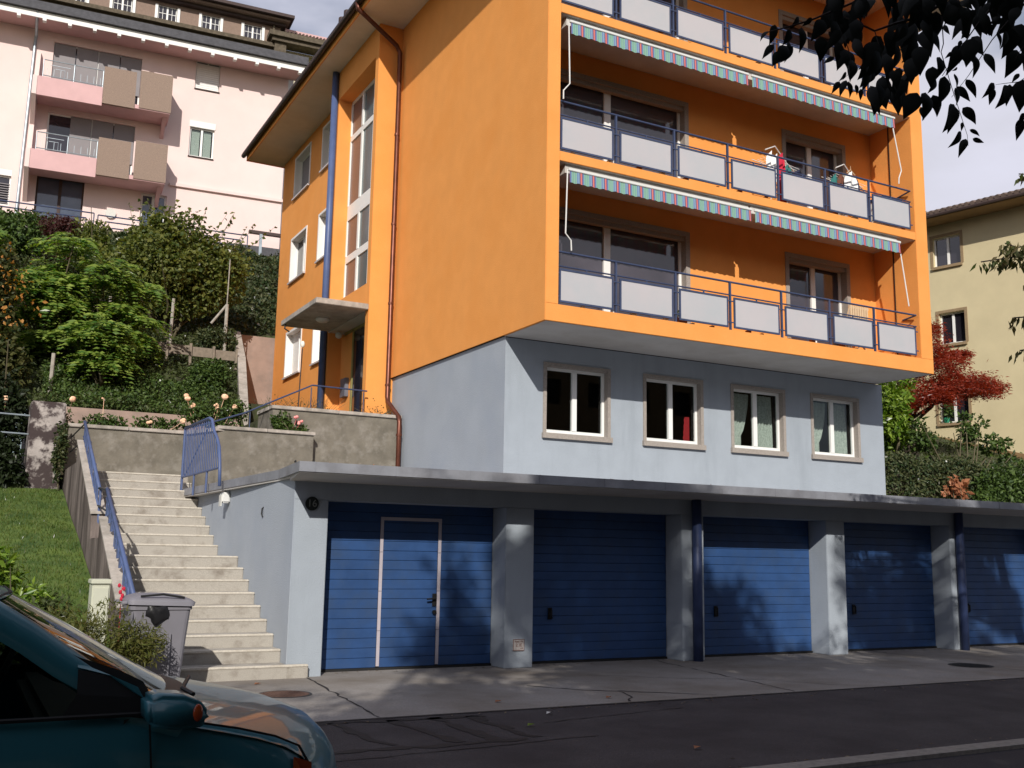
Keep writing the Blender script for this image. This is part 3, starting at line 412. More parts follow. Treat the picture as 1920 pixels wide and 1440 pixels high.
# ================================================================ GARAGES
mat('stair_edge_sunlit', (.55, .51, .445), .9, .12, 40, .4, 90, .2, dirt=(.40, .35, .28), dscale=7, dcut=(.5, .75))  # paler concrete: sun caught by the worn step edges, painted into the colour
G = thing('garage_row', 'pale blue row of five garages with dark blue doors under a flat roof', 'garage', (0, 0, 0))
A = [-.43, 0, 2.498, 2.929, 5.441, 5.848, 8.34, 8.745, 11.25, 11.573, 14.08, 14.5]
for i in range(0, 12, 2):
    MB().box(A[i]+(0 if i else .001), A[i+1], 0, .42, 0 if i else -.02, 2.116).build('pillar', 'blue_stucco', G, bevel=.008)
MB().box(A[0], 30, 0, .42, 2.117, 2.394).build('lintel', 'blue_stucco', G)
MB().box(A[0]-.006, A[0]+.25, .006, 8.6, 0, 2.368).build('side_wall', 'blue_side', G)
MB().box(14.5, 30, 0, .4, 0, 2.116).build('front_wall', 'blue_stucco', G)
MB().box(-.1, 30, .50, 3.8, 0, 2.40).build('inner_block', 'dark_room', G)
# flat roof slab with zinc edge
rp_ = [(-.63, -.80), (30, -.80), (30, 3.85), (4.46, 3.85), (4.46, 8.7), (-.60, 8.7), (-.62, 5.8), (-.46, .7)]
MB().prism(rp_, lambda p, d: (p[0], p[1], d), 2.395, 2.512).build('roof_slab', 'zinc', G)
MB().add([(-.615, -.785, 2.385), (30, -.785, 2.385), (30, .01, 2.335), (-.50, .01, 2.335), (-.615, -.785, 2.3945), (30, -.785, 2.3945), (30, .01, 2.3945), (-.50, .01, 2.3945)], [(0, 1, 2, 3), (0, 1, 5, 4), (0, 3, 7, 4)]).build('roof_soffit', 'soffit', G)
MB().prism([(-.50, .012), (-.44, .012), (-.44, 8.6), (-.585, 8.6), (-.605, 5.8), (-.45, .72)], lambda p, d: (p[0], p[1], d), 2.37, 2.3945).build('roof_soffit', 'soffit', G)
for x in np.arange(-.45, 20, 1.0): MB().box(x, x+.012, -.806, -.8001, 2.397, 2.513).build('edge_seam', 'zinc', G)
pts = [(-.5, -.52, 2.56), (-.4, .9, 2.56), (-.57, 5.8, 2.56)]
V, F = leaves(np.stack([-.4+RS.rand(500)*14.5, -.76+RS.rand(500)*.9, np.full(500, 2.514)], 1), RS.randn(500, 3)*[1, 1, .1], np.array([[0, 0, 1.]])+RS.randn(500, 3)*.2, .02+.03*RS.rand(500), .02)
tag(poly_mesh('leaf_litter', V, F, 'leaf_dry'), 'thin litter of dead leaves and moss along the garage roof edge', 'leaves', kind='stuff')
# sectional doors: each rib is a panel of its own
ribm = None
def garage_door(x0, x1, wicket=None, hx=None):
    d = MB().box(x0, x1, .40, .43, .0, 2.13).build('garage_door', 'iron', G)
    n = 17; zb = .035; hgt = (2.125-zb)/n
    for k in range(n):
        z0 = zb+k*hgt; z1 = z0+hgt-.0035
        spans = [(x0+.012, x1-.012)]
        if wicket and z1 < wicket[2]: spans = [(x0+.012, wicket[0]-.022), (wicket[0]+.022, wicket[1]-.022), (wicket[1]+.022, x1-.012)]
        for a, b in spans: MB().box(a, b, .379, .4, z0, z1).build('panel', 'door_blue', d, bevel=.004, seg=1)
    MB().box(x0, x1, .372, .4, .0, .032).build('seal', 'rubber', d)
    if wicket:
        a, b, zt = wicket
        for z0, z1 in ((.05, .49), (.495, .99), (.995, 1.49), (1.495, zt)):
            for xx in (a, b): MB().box(xx-.021, xx+.021, .366, .378, z0, z1).build('trim', 'door_trim', d)
        MB().box(a+.022, b-.022, .366, .378, zt-.042, zt).build('trim', 'door_trim', d)
        MB().box(b-.09, b-.03, .355, .3655, .80, .96).tube([(b-.06, .355, .90), (b-.06, .31, .90), (b-.19, .305, .89)], .012, 6).build('handle', 'black', d)
        MB().tube([(b-.06, .366, .72), (b-.06, .335, .72)], .028, 10).build('lock', 'black', d)
    if hx: MB().box(hx-.03, hx+.03, .360, .378, .60, .76).tube([(hx, .36, .74), (hx, .325, .73), (hx, .325, .64), (hx+.02, .345, .62)], .013, 6).build('handle', 'black', d)
    return d
garage_door(.0, 2.498, (.862, 1.69, 1.945))
for (a, b, h), l in zip([(A[3], A[4], 3.41), (A[5], A[6], 6.36), (A[7], A[8], 9.28), (A[9], A[10], 12.1)], range(4)): garage_door(a, b, None, h)
for x in (5.665, 11.42): MB().tube([(x, -.075, -.0), (x, -.075, 2.34)], .072, 12).build('downpipe', 'blue_metal', G, smooth=True)
ns = thing('house_number', 'round black plate with the number 16 beside the first garage door', 'sign', (-.215, -.003, 2.065))
MB().tube([(-.215, -.002, 2.065), (-.215, -.018, 2.065)], .085, 24).build('plate', 'sign_black', ns)
MX = Matrix.Rotation(R(90), 4, 'X')
text('16', .125, 'sign_white', Matrix.Translation((-.215, -.0205, 2.065)) @ MX, ns)
pq = thing('wall_plaque', 'small white enamel utility plaque with brown figures low on the pillar', 'plaque', (2.71, -.003, .30))
MB().box(2.625, 2.795, -.014, -.002, .225, .375).build('plate', 'plaque', pq, bevel=.003)
g = MB(); 
for a in ((2.625, 2.795, .369, .375), (2.625, 2.795, .225, .231), (2.625, 2.631, .231, .369), (2.789, 2.795, .231, .369)): g.box(a[0], a[1], -.0165, -.0142, a[2], a[3])
g.build('border', 'plaque_red', pq)
for s, sz, x, z in (('Vanne 137', .03, 2.71, .343), ('2.1E', .055, 2.712, .298), ('1.8', .03, 2.75, .255)): text(s, sz, 'plaque_red', Matrix.Translation((x, -.0155, z)) @ MX, pq)
fl = thing('floodlight', 'weathered white floodlight hanging under the garage roof beside the stair railing', 'lamp', (-.45, 3.45, 2.3))
MB().box(-.56, -.44, 3.36, 3.54, 2.18, 2.34).build('housing', 'white_plastic', fl, bevel=.02); MB().box(-.575, -.5605, 3.38, 3.52, 2.13, 2.3).build('lamp_glass', 'lamp_glass', fl)
MB().tube([(-.5, 3.45, 2.34), (-.5, 3.45, 2.405)], .015, 6).build('bracket', 'iron', fl)
hk = MB().tube([(-.43, 1.42, 2.06), (-.455, 1.42, 2.04), (-.46, 1.42, 1.97), (-.45, 1.40, 1.93)], .011, 6).build('wall_hook', 'iron'); tag(hk, 'small black iron hook fixed in the garage side wall', 'hook')
for x, y, l in ((4.35, -.3, 'curled piece of bark lying on the garage roof edge'),):
    tag(MB().add([(x-.09+.18*i/8, y+j*.05, 2.514+.05*math.sin(math.pi*i/8)) for i in range(9) for j in (0, 1)], [(2*i, 2*i+1, 2*i+3, 2*i+2) for i in range(8)]).build('bark_piece', 'bark'), l, 'bark')
# manholes
for x, y, r0, m, l in ((-.84, -1.40, .255, 'rust', 'round rusty manhole cover on the pavement before the stairs'), (9.22, -1.9, .28, 'iron', 'round dark manhole cover in front of the fourth garage')):
    t = thing('manhole_cover', l, 'manhole', (x, y, 0), group='manhole covers in the pavement'); MB().tube([(x, y, -.02), (x, y, .006)], r0, 32).build('lid', m, t)
    g = MB()
    for i in range(-6, 7):
        for j in range(-6, 7):
            if math.hypot(i, j)*.038 < r0-.03: g.box(x+i*.038-.012, x+i*.038+.012, y+j*.038-.012, y+j*.038+.012, .0062, .011)
    tag(g.build('stud_pattern', m, t), kind='stuff')
    gg = MB()
    for k in range(32):
        a0, a1 = 2*math.pi*k/32, 2*math.pi*(k+1)/32; ri, ro = r0+.002, r0+.03
        gg.quad((x+ri*math.cos(a0), y+ri*math.sin(a0), .005), (x+ro*math.cos(a0), y+ro*math.sin(a0), .005), (x+ro*math.cos(a1), y+ro*math.sin(a1), .005), (x+ri*math.cos(a1), y+ri*math.sin(a1), .005))
    gg.build('ring', 'iron', t)

# ================================================================ STAIRS
ST = thing('staircase', 'pale worn concrete outdoor staircase climbing left of the garages', 'stairs', (-1.2, 0, 0))
RI, TR = .155, .345
for k in range(1, 19):
    y0 = -.1+(k-1)*TR if k <= 9 else 4.0+(k-10)*TR
    y1 = y0+TR+.03
    if k == 9: y1 = 4.03
    if k == 18: y1 = 9.45
    z1 = RI*k; g = MB().box(-2.095, -.437, y0, y1, z1-RI-.03, z1)
    if k == 1: g = MB().box(-2.095, -.437, y0, y1, -.05, z1); g.box(-.4371, -.19, y0, -.004, -.05, z1-.001)
    so_ = g.build('step', 'stair_concrete', ST, bevel=.010)
    MB().box(-2.094, -.438 if k > 1 else -.192, y0-.012, y0+.05, z1-.028, z1+.003).build('sunlit_edge', 'stair_edge_sunlit', so_, bevel=.009)  # lighter strip painting the sunlit line along the worn edge
MB().prism([(-.05, -.05), (9.4, -.05), (9.4, 2.5), (6.8, 2.58), (4.1, 1.3), (2.8, 1.2), (0.1, .0)], lambda p, d: (d, p[0], p[1]), -2.09, -.44).build('stair_base', 'stair_concrete', ST)
SWp = [(-.15, -.2), (9.5, -.2), (9.5, 2.95), (7.06, 2.95), (7.0, 3.28), (4.05, 1.95), (4.0, 1.62), (3.0, 1.62), (2.95, 1.86), (-.15, .46)]
SC_ = thing('stair_wall', 'stained concrete side wall with sloping coping between the lawn and the staircase', 'wall', (-2.2, 0, 0))
MB().prism(SWp, lambda p, d: (d, p[0], p[1]), -2.30, -2.10).build('wall', 'stringer', SC_, bevel=.01)
for a, b in (((-.2, .475), (2.96, 1.88)), ((4.02, 1.975), (7.02, 3.305))):
    MB().prism([a, b, (b[0], b[1]+.035), (a[0], a[1]+.035)], lambda p, d: (d, p[0], p[1]), -2.32, -2.10).build('coping_slab', 'concrete_cap', SC_)
# left handrail, two flights
hr = thing('handrail', 'blue metal handrail with short bars on the left side of the stairs', 'handrail', (-2.2, 0, 0))
def zl(y): return (.97+.444*(y-0)) if y < 3.5 else 2.37+.444*(y-4.1)
g = MB(); g.tube([(-2.22, -.1, .93), (-2.22, 3.1, 2.30)], .028, 8); g.tube([(-2.22, -.1, .80), (-2.22, 3.1, 2.17)], .016, 6); g.build('rail', 'handrail_blue', hr, smooth=True)
g = MB(); g.tube([(-2.22, 4.05, 2.36), (-2.22, 7.0, 3.66)], .028, 8); g.tube([(-2.22, 4.05, 2.10), (-2.22, 7.0, 3.40)], .016, 6); g.build('rail', 'handrail_blue', hr, smooth=True)
g = MB(); g.tube([(-2.22, 3.1, 2.28), (-2.22, 4.05, 2.36)], .014, 6); g.tube([(-2.22, 3.1, 2.0), (-2.22, 4.05, 2.1)], .014, 6); g.build('link_rail', 'iron', hr)
g = MB(); g.tube([(-2.22, 7.0, 3.62), (-2.22, 9.4, 3.60)], .014, 6); g.tube([(-2.22, 7.0, 3.33), (-2.22, 9.4, 3.31)], .014, 6); g.build('link_rail', 'iron', hr)
for y0, y1, za, zb_ in ((-.1, 3.1, .93, 2.30), (4.05, 7.0, 2.36, 3.66)):
    n = 12
    for i in range(n+1):
        y = y0+(y1-y0)*i/n; zt = za+(zb_-za)*i/n
        if i % 4 == 0: MB().tube([(-2.20, y, zt), (-2.20, y, zt-.62)], .02, 6).build('post', 'handrail_blue', hr)
        else: MB().box(-2.23, -2.205, y-.012, y+.10, zt-.26, zt-.02).build('bar', 'handrail_blue', hr)
# right guard on the garage roof edge
gr = thing('guard_railing', 'blue barred guard railing on the garage roof edge right of the stairs', 'railing', (-.6, 4.5, 2.4))
X = -.64
MB().tube([(X, 6.25, 3.58), (X, 4.25, 3.55), (X, 4.05, 3.50), (X, 3.85, 3.30), (X, 3.62, 3.18), (X, 3.42, 3.02), (X, 3.30, 2.72), (X, 3.24, 2.42)], .026, 8).build('top_rail', 'handrail_blue', gr, smooth=True)
MB().tube([(X, 6.25, 2.72), (X, 3.32, 2.70)], .018, 6).build('bottom_rail', 'handrail_blue', gr)
for i in range(22):
    y = 6.2-i*.133; zt = 3.56 if y > 4.1 else float(np.interp(y, [3.3, 3.42, 3.62, 3.85, 4.1], [2.75, 3.02, 3.18, 3.3, 3.52]))
    MB().tube([(X, y, 2.70), (X, y, zt)], .009, 5).build('bar', 'handrail_blue', gr)
for y in (6.22, 5.2, 4.2): MB().tube([(X, y, 2.36), (X, y, 2.72)], .017, 6).build('post', 'handrail_blue', gr)
MB().tube([(X, 6.25, 2.36), (X, 6.25, 3.58)], .022, 6).build('post', 'handrail_blue', gr)
MB().tube([(X+.02, 6.1, 2.75), (X+.02, 4.3, 3.45)], .010, 5).build('brace', 'handrail_blue', gr)

# ================================================================ RETAINING WALLS
def rwall(label, face, x0, x1, y0, y1, z0, z1, cap=.07, m='wall_plaster', extra=None):
    t = thing('retaining_wall', label, 'wall', ((x0+x1)/2, y0, z0)); MB().box(x0, x1, y0, y1, z0, z1).build('wall', m, t)
    if cap:
        n = max(1, round((x1-x0)/1.25)); w = (x1-x0+.06)/n
        for i in range(n): MB().box(x0-.03+i*w+.004, x0-.03+(i+1)*w-.004, y0-.045, y1+.02, z1+.001, z1+cap).build('coping', 'concrete_cap', t, bevel=.008)
    return t
rwall('grey plastered wall with pale coping across the head of the stairs', 0, -2.33, .02, 9.5, 9.72, 2.3, 3.82)
t = rwall('grey plastered wall with pale coping right of the stairs above the garage roof', 0, .40, 2.36, 8.42, 8.62, 2.3, 3.86)
MB().prism([(.02, 9.5), (.40, 8.42), (.55, 8.5), (.17, 9.6)], lambda p, d: (p[0], p[1], d), 2.3, 3.82).build('return_wall', 'wall_plaster', t)
MB().prism([(-.02, 9.46), (.37, 8.37), (.60, 8.45), (.20, 9.6)], lambda p, d: (p[0], p[1], d), 3.822, 3.895).build('coping', 'concrete_cap', t)
t = rwall('tall grey plastered terrace wall below the entrance beside the downpipe', 0, 1.55, 4.40, 8.72, 8.95, 2.3, 4.40, .075)
MB().box(1.55, 1.75, 8.951, 9.9, 3.0, 4.40).build('return_wall', 'wall_plaster', t)
MB().box(1.52, 1.78, 8.98, 9.9, 4.401, 4.475).build('coping', 'concrete_cap', t)
MB().tube([(1.98, 8.40, 3.30), (1.98, 8.34, 3.32), (2.02, 8.34, 3.16)], .014, 6).build('wall_hook', 'iron', t)
t = rwall('low pale concrete wall behind the rose bed under the hillside', 0, -2.25, 1.6, 11.8, 12.0, 3.2, 4.50, 0, 'ramp_wall')
t = thing('stone_wall', 'old blotched plaster wall block at the left head of the stairs', 'wall', (-2.7, 9.3, 2.2))
MB().box(-2.98, -2.36, 9.3, 11.9, 2.2, 4.26).build('wall', 'old_wall', t, bevel=.02)
for z in (3.98, 3.62): MB().tube([(-4.6, 9.5, z+.03), (-2.98, 9.5, z)], .016, 6).build('rail', 'galv', t)
t = thing('corner_wall', 'brownish concrete retaining wall at the back corner of the orange building', 'wall', (3.8, 19.9, 5))
MB().box(3.22, 6.5, 19.9, 20.1, 4.2, 8.22).build('wall', 'ramp_wall', t)
MB().add([(x+o, y, z) for y, x, zt in ((19.88, 3.12, 8.30), (16.0, 2.42, 6.75), (12.3, 1.70, 4.75)) for o, z in ((0, 4.0), (0, zt), (.22, zt), (.22, 4.0))], [(0, 1, 5, 4), (1, 2, 6, 5), (2, 3, 7, 6), (4, 5, 9, 8), (5, 6, 10, 9), (6, 7, 11, 10), (8, 9, 10, 11)]).build('sloped_parapet', 'concrete_cap', t)
# ================================================================ ORANGE APARTMENT BUILDING
B = thing('apartment_building', 'orange apartment building with three balcony rows on a pale blue base floor', 'building', (9, 12, 3))
XL, XR, YF, YW, YBk, ZO, ZT = 4.406, 13.93, 2.336, 3.5, 19.7, 5.41, 14.0
XI0, XI1 = 4.66, 13.57
def TF(s, d, z): return (s, 3.86+d, z)
def TL_(s, d, z): return (s, YW+d, z)
def TS(s, d, z): return (XL+d, s, z)
# base floor (pale blue)
w4 = [(5.31, 6.68), (7.55, 8.91), (9.73, 11.09), (11.92, 13.25)]
g = MB(TF); wall(g, 4.456, 14.04, 2.3, ZO-.02, [(a, b, 3.70, 4.96) for a, b in w4], 0, .13); g.build('base_front_wall', 'blue_stucco', B)
g = MB(); g.quad((4.456, 3.86, 2.3), (4.456, 9.4, 2.3), (4.456, 9.4, 5.41), (4.456, 3.86, 5.41)); g.build('base_side_wall', 'blue_side', B)
g = MB(); g.quad((14.04, 3.86, 2.3), (14.04, 19, 2.3), (14.04, 19, 5.41), (14.04, 3.86, 5.41)); g.build('base_side_wall', 'blue_stucco', B)
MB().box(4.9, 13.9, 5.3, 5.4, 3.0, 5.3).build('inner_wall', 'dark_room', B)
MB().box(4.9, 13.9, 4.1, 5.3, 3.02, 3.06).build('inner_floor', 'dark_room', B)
for i, (a, b) in enumerate(w4):
    wn = window(B, TF, a, b, 3.70, 4.96, .11, 1, 'white_frame', 'glass', .065, .10, sill=(.075, .065, .10), surround=.055)
    zc0, zc1 = 3.78, 4.88
    if i >= 2:
        # draped lace curtains inside: gathered cloth, drawn to the side
        for side in (0, 1):
            V = []; F = []; nx, nz_ = 28, 10
            for kz in range(nz_+1):
                v = kz/nz_; z = zc1-(zc1-zc0)*v
                if side == 0: wd = .56*(1-.55*v**1.6) if v < .8 else .56*(1-.55*.8**1.6-.05)
                else: wd = .44+.06*math.sin(v*5)
                x0 = a+.08 if side == 0 else b-.08-wd-.02
                for kx in range(nx+1):
                    q = kx/nx; V.append((x0+wd*q, 3.86+.26+.022*math.sin(q*34+v*2)+.01*math.sin(q*11), z))
            for kz in range(nz_):
                for kx in range(nx): k = kz*(nx+1)+kx; F.append((k, k+1, k+nx+2, k+nx+1))
            MB().add(V, F).build('curtain', 'curtain', wn, smooth=True)
    if i == 1:
        V = []; F = []
        for k in range(9):
            z = 3.8+k*.06; V += [(b-.11, 4.10, z), (b-.20-.10*math.sin(max(0, .5-k*.05)), 4.12+.02*(k % 2), z)]
            if k: F.append((2*k-2, 2*k-1, 2*k+1, 2*k))
        MB().add(V, F).build('curtain', 'red_curtain', wn, smooth=True)
# front frame: bands, piers, loggias
MB().box(XL, XR, YF, 3.857, ZO, 5.715).build('balcony_slab', 'orange', B, bevel=.006)
MB().box(XL+.03, XR-.03, YF+.03, 3.858, ZO-.006, ZO-.001).build('overhang_soffit', 'soffit', B)
for z in (8.30, 11.095): MB().box(XI0+.002, XI1-.002, YF, YW, z, z+.175).build('balcony_slab', 'orange', B, bevel=.006); MB().box(XI0+.003, XI1-.003, YF+.02, YW-.001, z-.006, z-.001).build('ceiling', 'soffit', B)
MB().box(XL, XI0, YF, YW+.25, 5.7151, ZT).build('pier', 'orange', B, bevel=.006)
MB().box(XI1, XR, YF, YW+.25, 5.7151, ZT).build('pier', 'orange', B, bevel=.006)
for k, z in enumerate((5.715, 8.475, 11.27)):
    zt = (8.294, 11.089, 14.0)[k]; hs = [(XI0+.05, 8.30, z+.04, z+2.12), (11.0, 12.70, z+.04, z+2.12)]
    g = MB(TL_); wall(g, XI0, XI1, z, zt, hs, 0, .2); g.build('loggia_wall', 'orange', B)
    a, b, c, d = hs[0]
    wn = window(B, TL_, a, b, c, d, .14, 1, 'white_frame', 'patio_glass', .07, .15, surround=.085, sm='granite')
    wn['label'] = 'wide white framed balcony window'
    MB(TL_).box(a, b, .02, .135, d-.10, d-.004).build('blind_box', 'granite', wn)
    MB(TL_).box(a+.07, b-.07, .178, .1795, d-.62, d-.1).build('blind_or_reflection', 'brown_cloth', wn)  # brown strip standing in for the awning's reflection in the upper panes
    a, b, c, d = hs[1]
    wn = window(B, TL_, a, b, c, d, .16, 1, 'white_frame', 'patio_glass', .07, .12, surround=.085, sm='granite')
    MB(TL_).box(a, b, .02, .155, d-.10, d-.004).build('blind_box', 'granite', wn)
g = MB(); g.box(XI1-.02, XI1-.001, 2.94, 2.96, 5.72, 8.29).box(XI1-.02, XI1-.001, 2.94, 2.96, 8.48, 11.08); g.build('conduit', 'brown_metal', B)
# outer walls
g = MB(TS); WA = [(16.75, 18.33), (13.95, 15.53)]; WZ = [(12.42, 13.72), (9.68, 11.06), (6.68, 8.06)]
holes = [(a, b, c, d) for a, b in WA for c, d in WZ]
wall(g, 9.4, YBk, 3.9, ZT, holes, 0, .22); g.build('side_wall', 'orange', B)
MB().box(XL-.006, XL+.02, YF+.008, 9.45, ZO+.008, ZT).build('side_wall', 'orange', B)
MB().box(3.812, XL+.06, 9.402, 9.60, 3.9, ZO-.001).build('side_wall', 'orange', B)
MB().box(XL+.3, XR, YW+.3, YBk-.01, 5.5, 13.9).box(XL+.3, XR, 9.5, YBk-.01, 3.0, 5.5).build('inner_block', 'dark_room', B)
MB().box(XL+.001, 14.0, YBk-.005, YBk, 3.9, ZT).build('back_wall', 'orange', B)
MB().box(XR-.01, XR, YW+.25, YBk, ZO, ZT).build('side_wall', 'orange', B)
for (a, b) in WA:
    for j, (c, d) in enumerate(WZ):
        wn = window(B, TS, a, b, c, d, .17, 1 if j else 0, 'white_frame', 'dark_glass' if j else 'blind_grey', .06, .10, sill=(.05, .07, .05), sm='alu')
        MB(TS).box(a-.05, a+.02, -.02, .168, c, d-.02).box(b-.02, b+.05, -.02, .168, c, d-.02).box(a-.05, b+.05, -.02, .168, d-.0199, d+.05).build('surround', 'blind_white', wn)
        if j == 2: MB(TS).box(a+.06, b-.06, .195, .20, c+.06, d-.06).build('blind_or_reflection', 'blind_white', wn)
# stair tower
TX = 3.81
MB().box(TX, XL-.001, 9.4, 9.62, 3.9, ZT).build('tower_pier', 'orange', B, bevel=.006)
MB().box(TX, XL-.001, 12.32, 12.62, 3.9, ZT).build('tower_pier', 'orange', B, bevel=.006)
MB().box(TX, XL-.001, 9.6201, 12.3199, 13.22, ZT).build('tower_lintel', 'orange', B)
MB().box(TX, XL-.001, 9.6201, 12.3199, 7.09, 7.62).build('tower_sill', 'orange', B)
TT = lambda s, d, z: (4.17+d, s, z)
y0, y1 = 9.621, 12.319
tw = MB(TT).box(y0, y1, .0, .06, 12.10, 12.25).box(y0, y1, .0, .06, 9.93, 10.33).box(y0, y1, .0, .06, 8.78, 8.97).box(y0, y1, .0, .06, 13.14, 13.215).box(y0, y1, 0, .06, 7.622, 7.70)
cols = [(y0+.03, 10.52), (10.62, 11.38), (11.48, y1-.03)]
for x in (y0, 10.52, 11.38, y1-.04):
    w_ = .10 if x in (10.52, 11.38) else .04
    for za, zb_ in ((12.25, 13.14), (10.33, 12.10), (8.97, 9.93), (7.70, 8.78)): tw.box(x, x+w_, -.01, .06, za+.001, zb_-.001)
tw = tw.build('tower_window', 'white_frame', B)
for i, (a, b) in enumerate(cols):
    for za, zb_ in ((12.25, 13.14), (10.33, 12.10), (8.97, 9.93), (7.70, 8.78)):
        MB(TT).box(a, b, .03, .04, za, zb_).build('pane', 'brown_pane' if i == 2 else 'teal_glass', tw)
# entrance under the canopy
MB().box(2.57, 3.808, 9.4, 12.25, 6.955, 7.085).build('canopy', 'concrete_cap', B, bevel=.01)
MB().box(TX+.0, 4.3, 9.63, 12.31, 6.94, 6.99).build('entrance_ceiling', 'soffit', B)
MB(TT).box(9.63, 9.70, 0, .05, 4.4, 6.93).box(10.55, 10.63, 0, .05, 4.4, 6.93).box(11.42, 11.50, 0, .05, 4.4, 6.93).box(9.63, 12.1, 0, .05, 6.86, 6.935).build('door_frame', 'green_frame', B)
MB(TT).box(11.5, 12.319, .0, .06, 4.4, 6.85).build('entrance_wall', 'orange', B)
dr = MB(TT).box(9.70, 10.55, .02, .03, 4.5, 6.85).build('door', 'dark_glass', B); MB(TT).box(10.63, 11.42, .02, .03, 4.5, 6.85).build('side_pane', 'dark_glass', dr)
MB(TT).box(10.42, 10.45, -.05, -.02, 4.9, 6.0).build('handle', 'galv', dr); MB(TT).box(9.75, 10.02, .010, .0195, 4.6, 6.1).build('poster', 'poster_blue', dr)
MB(TT).box(11.62, 11.98, -.10, -.002, 5.25, 5.72).build('letterbox', 'mail_metal', B, bevel=.008)
cl = MB().tube([(3.2, 10.9, 6.954), (3.2, 10.9, 6.92), (3.2, 10.9, 6.87)], [.17, .17, .11], 20).build('canopy_lamp', 'lamp_glass', B, smooth=True)
MB().ball((3.95, 11.9, 6.82), .09, .09, .09).build('camera_dome', 'lamp_glass', B, smooth=True)
MB().tube([(2.62, 12.0, 6.955), (2.60, 12.0, 6.85), (2.72, 12.0, 6.78)], .02, 6).build('canopy_spout', 'iron', B)
# downpipes and gutter
px = 4.29
MB().tube([(3.08, 9.0, 14.12), (3.10, 9.0, 13.98), (px-.1, 9.25, 13.45), (px, 9.27, 13.3), (px, 9.27, 4.95), (px+.0, 9.2, 4.82), (4.33, 8.62, 4.42), (4.33, 8.58, 4.3), (4.33, 8.58, 2.5)], .055, 12).build('downpipe', 'copper', B, smooth=True)
g = MB()
for z in (11.2, 9.0, 7.1, 5.2): g.tube([(px, 9.27, z), (px, 9.27, z+.05)], .066, 12)
for z in (4.0, 3.2): g.tube([(4.33, 8.58, z), (4.33, 8.58, z+.05)], .07, 12)
g.build('pipe_clamp', 'copper', B)
MB().tube([(3.72, 12.42, 13.98), (3.72, 12.42, 4.3)], .088, 14).build('downpipe', 'handrail_blue', B, smooth=True)
# roof
MB().box(3.22, 15.2, .9, 19.86, ZT, ZT+.01).build('eave_soffit', 'eave_soffit', B)
MB().box(3.19, 3.218, .88, 19.88, ZT-.03, ZT+.17).box(3.218, 15.2, 19.86, 19.88, ZT-.03, ZT+.17).box(3.218, 15.2, .88, .9, ZT-.03, ZT+.17).build('fascia', 'orange', B)
MB().tube([(3.10, .8, ZT+.15), (3.10, 19.95, ZT+.15)], .075, 10).build('gutter', 'brown_metal', B, smooth=True)
MB().box(3.06, 3.19, .8, 19.95, ZT+.15, ZT+.245).build('roof_edge', 'brown_metal', B)
MB().add([(3.08, .8, 14.25), (15.4, .8, 14.25), (15.4, 19.95, 14.25), (3.08, 19.95, 14.25), (9.2, 6.5, 16.6), (9.2, 15, 16.6)], [(0, 1, 4), (1, 2, 5, 4), (2, 3, 5), (3, 0, 4, 5), (0, 3, 2, 1)]).build('roof', 'tile_brown', B)
g = MB().box(4.15, 4.75, 13.4, 14.3, 14.4, 15.95).box(4.1, 4.8, 13.35, 14.35, 15.951, 16.03); c_ = g.build('chimney', 'dark_trim', B)
for y in (13.6, 14.05): MB().tube([(4.35, y, 16.03), (4.35, y, 16.5)], .12, 10).build('chimney_pot', 'dark_trim', c_)
# balcony railings
posts = [5.86, 7.17, 8.45, 9.73, 11.0, 12.25]
pan = [(4.68, 5.79), (5.93, 7.10), (7.24, 8.38), (8.52, 9.65), (9.80, 10.93), (11.07, 12.18), (12.32, 13.44)]
for k, z in enumerate((5.715, 8.475, 11.27)):
    yr = 2.375
    rl = MB().tube([(4.66, yr, z+.945), (13.50, yr, z+.925)], .020, 8).tube([(4.66, yr, z+.69), (13.50, yr, z+.68)], .014, 6).tube([(13.5, yr, z+.925), (13.56, yr+.4, z+.9)], .018, 6).tube([(13.5, yr, z+.68), (13.56, yr+.35, z+.66)], .014, 6).build('balcony_railing', 'rail_blue', B)
    for x in posts: MB().box(x-.017, x+.017, yr-.02, yr+.02, z+.0, z+.925).build('post', 'rail_blue', rl)
    for a, b in pan:
        fr = MB()
        fr.box(a, b, yr-.035, yr-.008, z+.045, z+.08).box(a, b, yr-.035, yr-.008, z+.605, z+.64).box(a, a+.032, yr-.035, yr-.008, z+.0801, z+.6049).box(b-.032, b, yr-.035, yr-.008, z+.0801, z+.6049)
        fr.box((a+b)/2-.012, (a+b)/2+.012, yr-.03, yr-.01, z+.6401, z+.685)
        for zz in (.14, .55): fr.box(a-.07, a, yr-.03, yr-.012, z+zz, z+zz+.02); fr.box(b, b+.07, yr-.03, yr-.012, z+zz, z+zz+.02)
        fr.build('panel_frame', 'rail_blue', rl)
        MB().box(a+.032, b-.032, yr-.027, yr-.015, z+.08, z+.605).build('panel', 'frosted', rl)
    # small things kept on the slab edge
    for x in np.arange(4.9, 13.3, .62)+RS.rand(14)*.3:
        s_ = .02+.05*RS.rand(); MB().box(x, x+s_*1.6, 2.40, 2.48, z, z+.01+s_).build('edge_fitting', 'white_plastic' if RS.rand() < .6 else 'terracotta', B)
